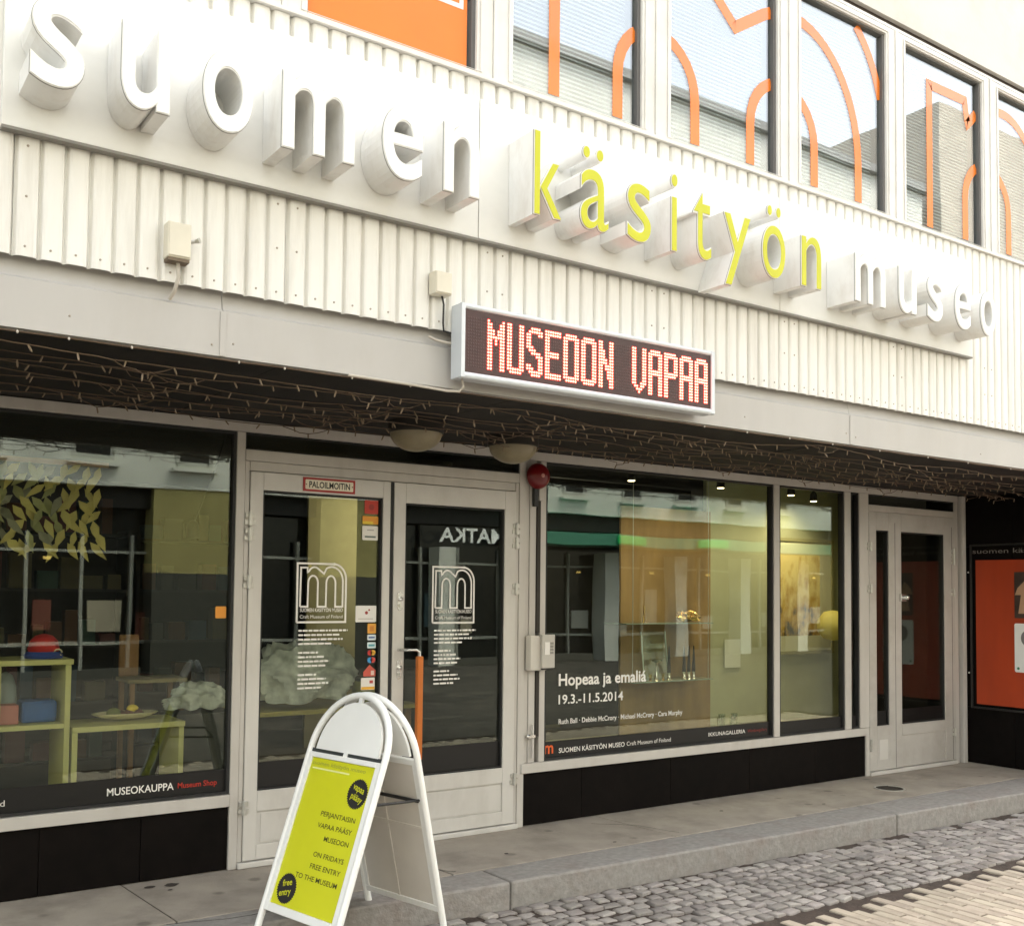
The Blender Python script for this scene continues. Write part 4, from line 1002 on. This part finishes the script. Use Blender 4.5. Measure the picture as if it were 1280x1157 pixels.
stl = empty('wooden_stool', (1.85, 1.2, .01), 'wooden high stool with a small orange brown backrest behind the low bench', 'stool')
WOOD = mat('stool_wood', (.26, .13, .05), .6, vary=.15, scale=12, stretch=(1, 1, .3))
obj('seat', MB().box(1.70, 2.06, 1.05, 1.35, .905, .93), mat('stool_seat', (.28, .22, .10), .6), stl, bevel=.006)
obj('backrest', MB().box(1.71, 1.83, 1.31, 1.335, .93, 1.19), WOOD, stl, bevel=.01)
for x in (1.73, 2.03):
    for y in (1.08, 1.32): obj('leg', MB().box(x-.014, x+.014, y-.014, y+.014, .01, .904), WOOD, stl)
CRUM = mat('pale_crumple', (.60, .61, .56), .5, vary=.3, scale=14, bump=1.0, bscale=16)  # for solid heaps added in place of pale reflections in the glass
from mathutils import noise as MN
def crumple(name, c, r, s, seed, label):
    """made-up heap for a pale reflection: a dome with sharp ridges, resting on its base"""
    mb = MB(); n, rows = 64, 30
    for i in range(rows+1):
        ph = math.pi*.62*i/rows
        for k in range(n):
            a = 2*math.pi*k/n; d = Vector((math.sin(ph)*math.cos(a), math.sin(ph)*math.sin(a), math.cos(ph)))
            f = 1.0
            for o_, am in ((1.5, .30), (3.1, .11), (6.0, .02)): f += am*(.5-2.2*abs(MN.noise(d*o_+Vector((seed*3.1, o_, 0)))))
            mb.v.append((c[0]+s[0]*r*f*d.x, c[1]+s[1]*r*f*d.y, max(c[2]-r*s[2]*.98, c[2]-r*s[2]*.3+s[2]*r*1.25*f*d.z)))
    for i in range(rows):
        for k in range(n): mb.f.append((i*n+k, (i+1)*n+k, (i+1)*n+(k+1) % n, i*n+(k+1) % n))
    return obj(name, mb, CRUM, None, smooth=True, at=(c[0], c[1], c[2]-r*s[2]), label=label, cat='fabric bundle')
crumple('reflection_heap', (2.10, 1.0, .815), .14, (1.3, .8, .62), 5, 'small pale crumpled heap in place of a reflection at the right end of the shop window')
obj('display_block', MB().box(1.92, 2.30, .84, 1.16, .01, .728), mat('block_dark', (.035, .032, .028), .7), None, at=(2.11, 1.0, 0), label='dark display block under the small pale heap', cat='block')
# hanging garland of cut leaves
gl_ = empty('paper_garland', (1.1, .42, 2.14), 'yellow green hanging garland of cut paper leaves in the shop window', 'garland')
GM = [mat('leaf_olive', (.27, .26, .10), .7, vary=.2), mat('leaf_yellow', (.46, .38, .11), .7, vary=.15), mat('leaf_grey', (.20, .19, .12), .7, vary=.2)]
obj('hanging_rail', MB().box(.55, 1.40, .41, .43, 2.125, 2.15), WOOD, gl_)
rr = random.Random(11)
for c_ in range(13):
    for r_ in range(8):
        x = .66+c_*.058+(r_ % 2)*.029; z = 2.11-r_*.058+rr.uniform(-.01, .01); y = .42+rr.uniform(-.03, .03)
        if x > 1.37: continue
        a = rr.choice([-.8, .75, -.35, .4])+rr.uniform(-.15, .15); l, w = rr.uniform(.085, .110), rr.uniform(.036, .050)
        poly = [(0, .02), (w*.5, -.02), (w*.35, -l*.5), (0, -l), (-w*.45, -l*.45), (-w*.5, -.015)]
        poly = [(p[0]*math.cos(a)-p[1]*math.sin(a), p[0]*math.sin(a)+p[1]*math.cos(a)) for p in poly]
        tw = rr.uniform(-.5, .5)
        obj('paper_leaf', MB().prism(list(reversed(poly)), (x, y, z), (math.cos(tw), math.sin(tw), 0), (0, 0, 1), -.0008, .0008), GM[1] if c_ > 8 else rr.choice(GM), gl_)
pn = MB().box(.50, .875, .40, .415, 1.60, 1.95)
obj('hanging_cloth', pn, mat('cloth_ochre', (.40, .33, .12), .8, vary=.3, scale=20), None, at=(.7, .41, 1.6), label='ochre cloth panel hanging at the far left edge of the shop window', cat='cloth')
# pendulum lamp
pd = empty('pendant_lamp', (2.10, 1.0, 2.49), 'small dark pendant lamp hanging on a slanted cord in the shop', 'lamp')
obj('cord', MB().tube([(2.26, 1.0, 2.49), (2.17, 1.0, 2.2), (2.06, 1.0, 1.90)], .004, 5), INK, pd)
obj('shade', MB().lathe((2.05, 1.0, 1.79), [(.045, 0), (.042, .05), (.030, .10), (.01, .115)], 14), INK, pd, smooth=True)
# goods racks deep in the shop
rr = random.Random(5)
for rx, ry, lab in ((1.55, 2.6, 'dark goods rack with small coloured boxes deep in the shop, left one'), (2.75, 3.1, 'dark goods rack with small coloured boxes deep in the shop, right one')):
    e = empty('goods_rack', (rx, ry, .01), lab, 'rack')
    RK = mat('rack_dark', (.025, .02, .015), .7)
    for x in (rx-.5, rx+.5): obj('side_board', MB().box(x-.015, x+.015, ry-.15, ry+.15, .01, 1.9), RK, e)
    for z in (.25, .65, 1.05, 1.45, 1.85):
        obj('shelf_board', MB().box(rx-.484, rx+.484, ry-.15, ry+.15, z, z+.02), RK, e)
        x = rx-.46
        while x < rx+.36:
            w = rr.uniform(.06, .15); h = rr.uniform(.10, .28); c = rr.choice([(.12, .02, .015), (.015, .05, .10), (.12, .09, .03), (.02, .07, .05), (.07, .06, .05), (.13, .045, .01)])
            obj('boxed_item', MB().box(x, x+w, ry-.13, ry-.02, z+.0205, z+h), mat('goods_%d' % int(c[0]*1000+c[2]*10000), tuple(q*.6 for q in c), .6), e); x += w+rr.uniform(.01, .06)
# entrance hall behind the double doors
tb = empty('hall_table', (3.3, 1.2, .01), 'long yellow topped table inside behind the left door', 'table')
obj('tabletop', MB().box(2.30, 3.62, .90, 1.5, .675, .705), mat('table_ochre', (.42, .34, .08), .5, vary=.1), tb, bevel=.004)
for x in (2.36, 3.56):
    for y in (.96, 1.44): obj('leg', MB().box(x-.02, x+.02, y-.02, y+.02, .01, .674), WOOD, tb)
crumple('reflection_heap', (2.86, 1.15, .93), .28, (1.25, .8, .80), 8, 'large pale crumpled heap on the table, in place of a reflection in the left door glass')
bk = empty('olive_basket', (3.28, 1.05, .706), 'olive green lidded basket on the table behind the door stickers', 'basket')
obj('tub', MB().lathe((3.28, 1.05, .706), [(.085, 0), (.10, .155), (.095, .16)], 18), mat('basket_olive', (.22, .22, .05), .6, vary=.15, scale=20, stretch=(1, 1, .1)), bk, smooth=True)
obj('lid', MB().lathe((3.28, 1.05, .867), [(.106, 0), (.106, .02), (.06, .03)], 18), mat('basket_lid', (.05, .055, .04), .5), bk, smooth=True)
ds = empty('hand_dispenser', (4.87, 2.04, .58), 'small pale wall dispenser with a dark nozzle seen through the right door', 'dispenser')
obj('hall_column', MB().box(4.66, 5.12, 2.05, 2.3, .01, 2.49), mat('hall_column', (.46, .42, .30), .8, vary=.05), B)
obj('body', MB().box(4.82, 4.93, 1.97, 2.048, .64, .84), mat('dispenser_grey', (.36, .35, .30), .5), ds, bevel=.006)
obj('nozzle', MB().box(4.85, 4.90, 1.96, 2.03, .58, .638), INK, ds)
for x, y, lab in ((4.95, 3.0, 'left lit tube lamp on the hall ceiling seen through the right door'), (5.55, 3.0, 'right lit tube lamp on the hall ceiling seen through the right door')):
    e = empty('tube_lamp', (x, y, 2.45), lab, 'tube lamp', group='lit tube lamps in the hall')
    obj('fitting', MB().box(x-.21, x+.21, y-.05, y+.05, 2.275, 2.315).box(x-.01, x+.01, y-.01, y+.01, 2.315, 2.495), BOARDW, e)
    obj('tube', MB().box(x-.20, x+.20, y-.04, y+.04, 2.235, 2.274), mat('tube_lit', (.8, .8, .8), .4, emit=(1, .95, .85), estr=.5), e)
    l = bpy.data.lights.new('tube_light', 'POINT'); l.energy = 9; l.color = (1, .90, .70); l.shadow_soft_size = .2
    lo = bpy.data.objects.new('tube_light', l); COL.objects.link(lo); lo.parent = e; lo.location = (0, 0, -.30)

# ---- the window gallery
e = empty('glass_shelf_unit', (5.9, 1.0, .8), 'pair of glass shelves with metal brackets before the brown gallery panel', 'shelf')
SG = mat('shelf_glass', (.25, .32, .25), .1, spec=.8)
obj('shelf_board', MB().box(5.50, 6.38, .80, 1.07, .770, .778), SG, e); obj('shelf_board', MB().box(5.42, 6.38, .80, 1.07, 1.235, 1.243), SG, e)
obj('hanging_rod', MB().tube([(5.52, .84, .778), (5.52, .84, 2.45)], .003, 5).tube([(6.36, .84, .778), (6.36, .84, 2.45)], .003, 5), GALV, e)
GOLD = mat('gilt_silver', (.75, .50, .18), .25, metal=1.0)
SILV = mat('polished_silver', (.80, .78, .70), .2, metal=1.0)
for k in range(4):
    x = (5.97, 6.14, 6.195, 6.25)[k]
    c_ = empty('black_candle', (x, .9, .779), ['lone black taper in a silver foot left of three others on the lower shelf', 'left taper of the close trio on the lower gallery shelf', 'middle taper of the close trio on the lower gallery shelf', 'right taper of the close trio on the lower gallery shelf'][k], 'candle', group='black tapers on the gallery shelf')
    obj('foot', MB().lathe((x, .9, .779), [(.022, 0), (.012, .012), (.012, .05), (.015, .055)], 12), SILV, c_, smooth=True)
    obj('taper', MB().lathe((x, .9, .834), [(.016, 0), (.012, .10), (.004, .215)], 10), INK, c_, smooth=True)
gb = empty('silver_stand', (5.83, .9, .779), 'silver stand with a flat curled top and gilt feet on the lower shelf', 'silverware')
obj('stem', MB().lathe((5.83, .9, .779), [(.02, 0), (.008, .015), (.007, .13), (.012, .14)], 12), SILV, gb, smooth=True)
obj('bowl', MB().lathe((5.83, .9, .918), [(.006, 0), (.035, .010), (.052, .026), (.046, .028), (.01, .012)], 16), SILV, gb, smooth=True)
for x in (5.755, 5.895): obj('gilt_foot', MB().lathe((x, .89, .779), [(.015, 0), (.006, .02), (.018, .05), (.014, .052)], 12), GOLD, gb, smooth=True)
gf = empty('gilt_flower', (6.25, .92, 1.244), 'gilt crumpled flower shaped vessel at the right end of the upper shelf', 'silverware')
for k in range(9):
    a = 2*math.pi*k/9; obj('petal', blob(6.20+.080*math.cos(a), .92+.05*math.sin(a), 1.295+.018*math.sin(k*2.3), .036, (1.2, .8, .9), k, 8, .2), GOLD, gf)
obj('heart', blob(6.20, .92, 1.29, .05, (1.1, .9, .8), 3, 10, .15), GOLD, gf)
fg = empty('gilt_figure', (5.72, .92, 1.244), 'slender gilt figure at the left end of the upper shelf', 'silverware')
obj('body', MB().tube([(5.70, .92, 1.244), (5.705, .92, 1.30), (5.715, .92, 1.34), (5.712, .92, 1.385)], [.008, .005, .009, .004], 8).tube([(5.735, .92, 1.244), (5.725, .92, 1.30), (5.715, .92, 1.34)], [.007, .005, .006], 8), GOLD, fg, smooth=True)
gp = empty('leaning_glass_panel', (5.85, .98, .779), 'clear slanted glass panel leaning behind the silver stand', 'glass panel')
obj('sheet', MB().prism(R4(-.13, .13, 0, .40), (5.86, .93, .779), (1, 0, 0), (.10, .22, .97), -.003, .003), glass('panel_glass', .03, (.9, .95, .9), 0), gp)
obj('bright_edge', MB().prism(R4(.130, .138, 0, .40), (5.86, .93, .779), (1, 0, 0), (.10, .22, .97), -.003, .003).prism(R4(-.138, -.130, 0, .40), (5.86, .93, .779), (1, 0, 0), (.10, .22, .97), -.003, .003), mat('edge_pale', (.6, .66, .55), .3), gp)
obj('text_card', MB().prism(R4(-.10, .10, -.13, .12), (6.93, 1.105, .96), (1, 0, 0), (0, 0, 1), 0, .004), mat('card_grey', (.62, .64, .56), .7), None, at=(7.02, 1.11, .85), label='pale text card on the green wall left of the painting', cat='card')
gs = empty('clear_glassware', (6.55, .75, .326), 'cluster of clear drinking glasses on the gallery floor', 'glassware')
CG = glass('ware_glass', .22, (.85, .9, .85), 0)
for k, x in enumerate((6.40, 6.47, 6.55, 6.62)): obj('tumbler', MB().lathe((x, .74+.05*(k % 2), .326), [(.024, 0), (.030, .13+.02*(k % 2)), (.027, .13+.02*(k % 2)), (.022, .006)], 14), CG, gs, smooth=True)
pt = empty('framed_painting', (7.75, 1.1, 1.1), 'framed painting of yellow autumn trees on the pale green gallery wall', 'painting')
def paint_mat():
    m = bpy.data.materials.new('painting_canvas'); m.use_nodes = True; n = m.node_tree; L = n.links.new; p = n.nodes['Principled BSDF']
    tc = n.nodes.new('ShaderNodeTexCoord'); mp = n.nodes.new('ShaderNodeMapping'); mp.inputs['Scale'].default_value = (7, 1, 4)
    L(tc.outputs['Object'], mp.inputs[0]); ns = n.nodes.new('ShaderNodeTexNoise'); ns.inputs['Scale'].default_value = 1.6; ns.inputs['Detail'].default_value = 7; L(mp.outputs[0], ns.inputs['Vector'])
    sp = n.nodes.new('ShaderNodeSeparateXYZ'); L(tc.outputs['Object'], sp.inputs[0])
    mt = n.nodes.new('ShaderNodeMath'); mt.operation = 'MULTIPLY_ADD'; mt.inputs[1].default_value = .45; L(sp.outputs['Z'], mt.inputs[0]); L(ns.outputs[0], mt.inputs[2])
    cr = n.nodes.new('ShaderNodeValToRGB'); cr.color_ramp.elements[0].position = .42; cr.color_ramp.elements[0].color = (.05, .04, .01, 1); cr.color_ramp.elements[1].position = .78; cr.color_ramp.elements[1].color = (.80, .66, .28, 1)
    k = cr.color_ramp.elements.new(.56); k.color = (.50, .30, .03, 1)
    L(mt.outputs[0], cr.inputs[0]); L(cr.outputs[0], p.inputs['Base Color']); p.inputs['Roughness'].default_value = .6
    return m
obj('canvas', MB().box(7.50, 8.10, 1.085, 1.10, 1.10, 1.86), paint_mat(), pt)
obj('mount', MB().frame(7.46, 8.26, .96, 1.98, (.04, .16, .14, .12), 1.083, 1.112), mat('mount_cream', (.62, .60, .42), .7), pt)
obj('frame', MB().frame(7.43, 8.29, .93, 2.01, (.03, .03, .03, .03), 1.070, 1.115), mat('frame_olive', (.30, .28, .14), .5), pt)
obj('paper_lantern', MB().lathe((8.03, .88, 1.20), [(.02, -.14), (.08, -.125), (.135, -.06), (.15, 0), (.135, .06), (.08, .125), (.02, .14)], 22), mat('lantern_yellow', (.66, .58, .16), .7), None, smooth=True, at=(8.02, .86, 1.06), label='round pale yellow paper lantern in front of the painting', cat='lantern')
# spot lamps of the gallery (lit in the photograph)
for x, y, q in ((5.2, .5, 'above the dark left part'), (6.1, .45, 'above the glass shelves'), (7.0, .5, 'above the pale text card'), (7.6, .75, 'above the yellow painting')):
    e = empty('spot_lamp', (x, y, 2.49), 'small lit spot lamp on the gallery ceiling ' + q, 'spot lamp', group='lit spot lamps in the window gallery')
    obj('stem', MB().tube([(x, y, 2.49), (x, y, 2.41)], .008, 6), INK, e)
    obj('head', MB().lathe((x, y, 2.33), [(.034, 0), (.030, .06), (.015, .085)], 14), INK, e, smooth=True)
    obj('lens', MB().lathe((x, y, 2.328), [(.028, 0), (.026, -.004), (.002, -.006)], 14), mat('lens_lit', (.8, .7, .5), .4, emit=(1, .80, .45), estr=1.6), e)
    l = bpy.data.lights.new('spot_light', 'SPOT'); l.energy = 4.2; l.color = (1, .84, .52); l.spot_size = rad(130); l.spot_blend = .8; l.shadow_soft_size = .05
    lo = bpy.data.objects.new('spot_light', l); COL.objects.link(lo); lo.parent = e; lo.location = (0, 0, -.175); lo.rotation_euler = (rad(28), 0, 0)

# ================================================================== ACROSS THE STREET (seen mirrored in the glass)
OB = empty('opposite_building', (8, -14.0, 0), 'pale rendered building across the street mirrored in the shop glass', 'building')
OW = mat('opposite_white', (.80, .80, .74), .8, vary=.05, scale=1.2, dirt=(.4, .38, .3), dirt_amt=.3, dirt_scale=.8)
OY = mat('opposite_yellow', (.40, .35, .14), .85, vary=.1, scale=2)
ODK = mat('opposite_glazing', (.02, .022, .022), .1)
OG = mat('opposite_green', (.07, .30, .20), .6)
Y0 = -14.0
wall = MB().box(-30, 25, Y0-.6, Y0, 3.34, 12.4)
obj('upper_wall', wall, OW, OB)
obj('roof_slab', MB().box(-30, 25.2, Y0-9, Y0+.15, 12.4, 12.6), mat('roof_edge', (.34, .34, .33), .8), OB)
obj('back_mass', MB().box(-30, 25, Y0-9, Y0-.65, 0, 12.4), ODK, OB)
for r_, z in enumerate((3.80, 7.0, 9.8)):
    x = -19.6
    while x < 24:
        ww = .68 if r_ == 0 else 1.1; zh = .62 if r_ == 0 else 1.35
        wo = obj('window', MB().frame(x, x+ww, z, z+zh, (.07,)*4, Y0+.002, Y0+.03), mat('opp_frame', (.5, .5, .46), .6), OB)
        obj('pane', MB().box(x+.07, x+ww-.07, Y0+.002, Y0+.012, z+.07, z+zh-.07), ODK, wo); obj('sill', MB().box(x-.08, x+ww+.08, Y0+.002, Y0+.14, z-.12, z-.06), OW, wo)
        x += 1.82
obj('recess_band', MB().box(-30, 25, Y0-.6, Y0-.25, 2.95, 3.34), INK, OB)
obj('shop_canopy', MB().box(13.6, 24.5, Y0-.24, Y0+.9, 2.58, 2.84), OG, OB)
obj('shop_glazing', MB().box(11.4, 25, Y0-.62, Y0-.5, 0, 2.94), ODK, OB)
x = 11.6
while x < 25: obj('column', MB().box(x, x+.42, Y0-.45, Y0, -.14, 2.44), OW, OB); x += 2.35
for a, b in ((-30, -3.2), (-1.8, 1.2), (5.5, 7.1), (8.8, 10.2)): obj('pier', MB().box(a, b, Y0-.6, Y0-.02, 1.75, 3.338), OY, OB); obj('pier_base', MB().box(a, b, Y0-.6, Y0-.02, -.14, 1.748), mat('pier_base', (.06, .06, .05), .7), OB)
obj('shop_glazing', MB().box(-30, 11.4, Y0-.64, Y0-.61, 0, 3.33), ODK, OB)
OFR = mat('opposite_frame', (.42, .42, .38), .6)
rr = random.Random(21); x = -4.0
while x < 25:
    obj('shop_mullion', MB().box(x, x+.06, Y0-.5, Y0-.42, 0, 2.44), OFR, OB)
    z = rr.uniform(.4, .9)
    if rr.random() < .75: obj('window_display', MB().box(x+.15, x+.15+rr.uniform(.25, .6), Y0-.49, Y0-.45, z, z+rr.uniform(.25, .9)), mat('display_%d' % rr.randrange(6), rr.choice([(.45, .40, .30), (.20, .06, .04), (.10, .18, .22), (.5, .5, .46), (.25, .22, .08)]), .7), OB)
    if rr.random() < .35: obj('shop_lamp', MB().box(x+.3, x+.42, Y0-.47, Y0-.44, 1.95, 2.0), mat('warm_lit', (.8, .6, .2), .4, emit=(1, .62, .15), estr=.5), OB)
    x += rr.uniform(.85, 1.25)
obj('shop_rail', MB().box(-4, 25, Y0-.5, Y0-.43, .42, .48).box(-4, 25, Y0-.5, Y0-.43, 2.08, 2.13), OFR, OB)
e = empty('lit_shop_sign', (12.2, Y0+.05, 2.6), 'row of white lit letters over a shopfront across the street', 'sign')
obj('letters', text(MB(), 'MATKA', (13.3, Y0+.06, 2.55), w=1.75, h=.30, ux=(-1, 0, 0), uz=(0, 0, 1), offset=.02), mat('white_lit', (.8, .8, .8), .4, emit=(1, .97, .9), estr=.22), e)
for a, b in ((15.9, 16.7), (18.5, 19.5)):
    e = empty('green_shop_sign', (a, Y0+.92, 2.55), 'glowing green sign box on the canopy across the street, %s one' % ('nearer' if a < 17 else 'farther'), 'sign')
    obj('light_box', MB().box(a, b, Y0+.905, Y0+1.02, 2.61, 2.80), mat('green_lit', (.02, .3, .08), .4, emit=(.02, .8, .2), estr=.32), e, bevel=.03)
OB2 = empty('tall_opposite_building', (34, -14, 0), 'taller beige building farther along across the street', 'building')
obj('wall', MB().box(25.8, 60, -24, Y0, -.14, 15.2), mat('opposite_beige', (.58, .52, .44), .85, vary=.06, scale=1), OB2)
for z in (4, 7, 10):
    x = 26.5
    while x < 58: obj('window', MB().box(x, x+1.3, Y0+.002, Y0+.02, z, z+1.5), ODK, OB2); x += 2.6
print('objects', len(bpy.data.objects))
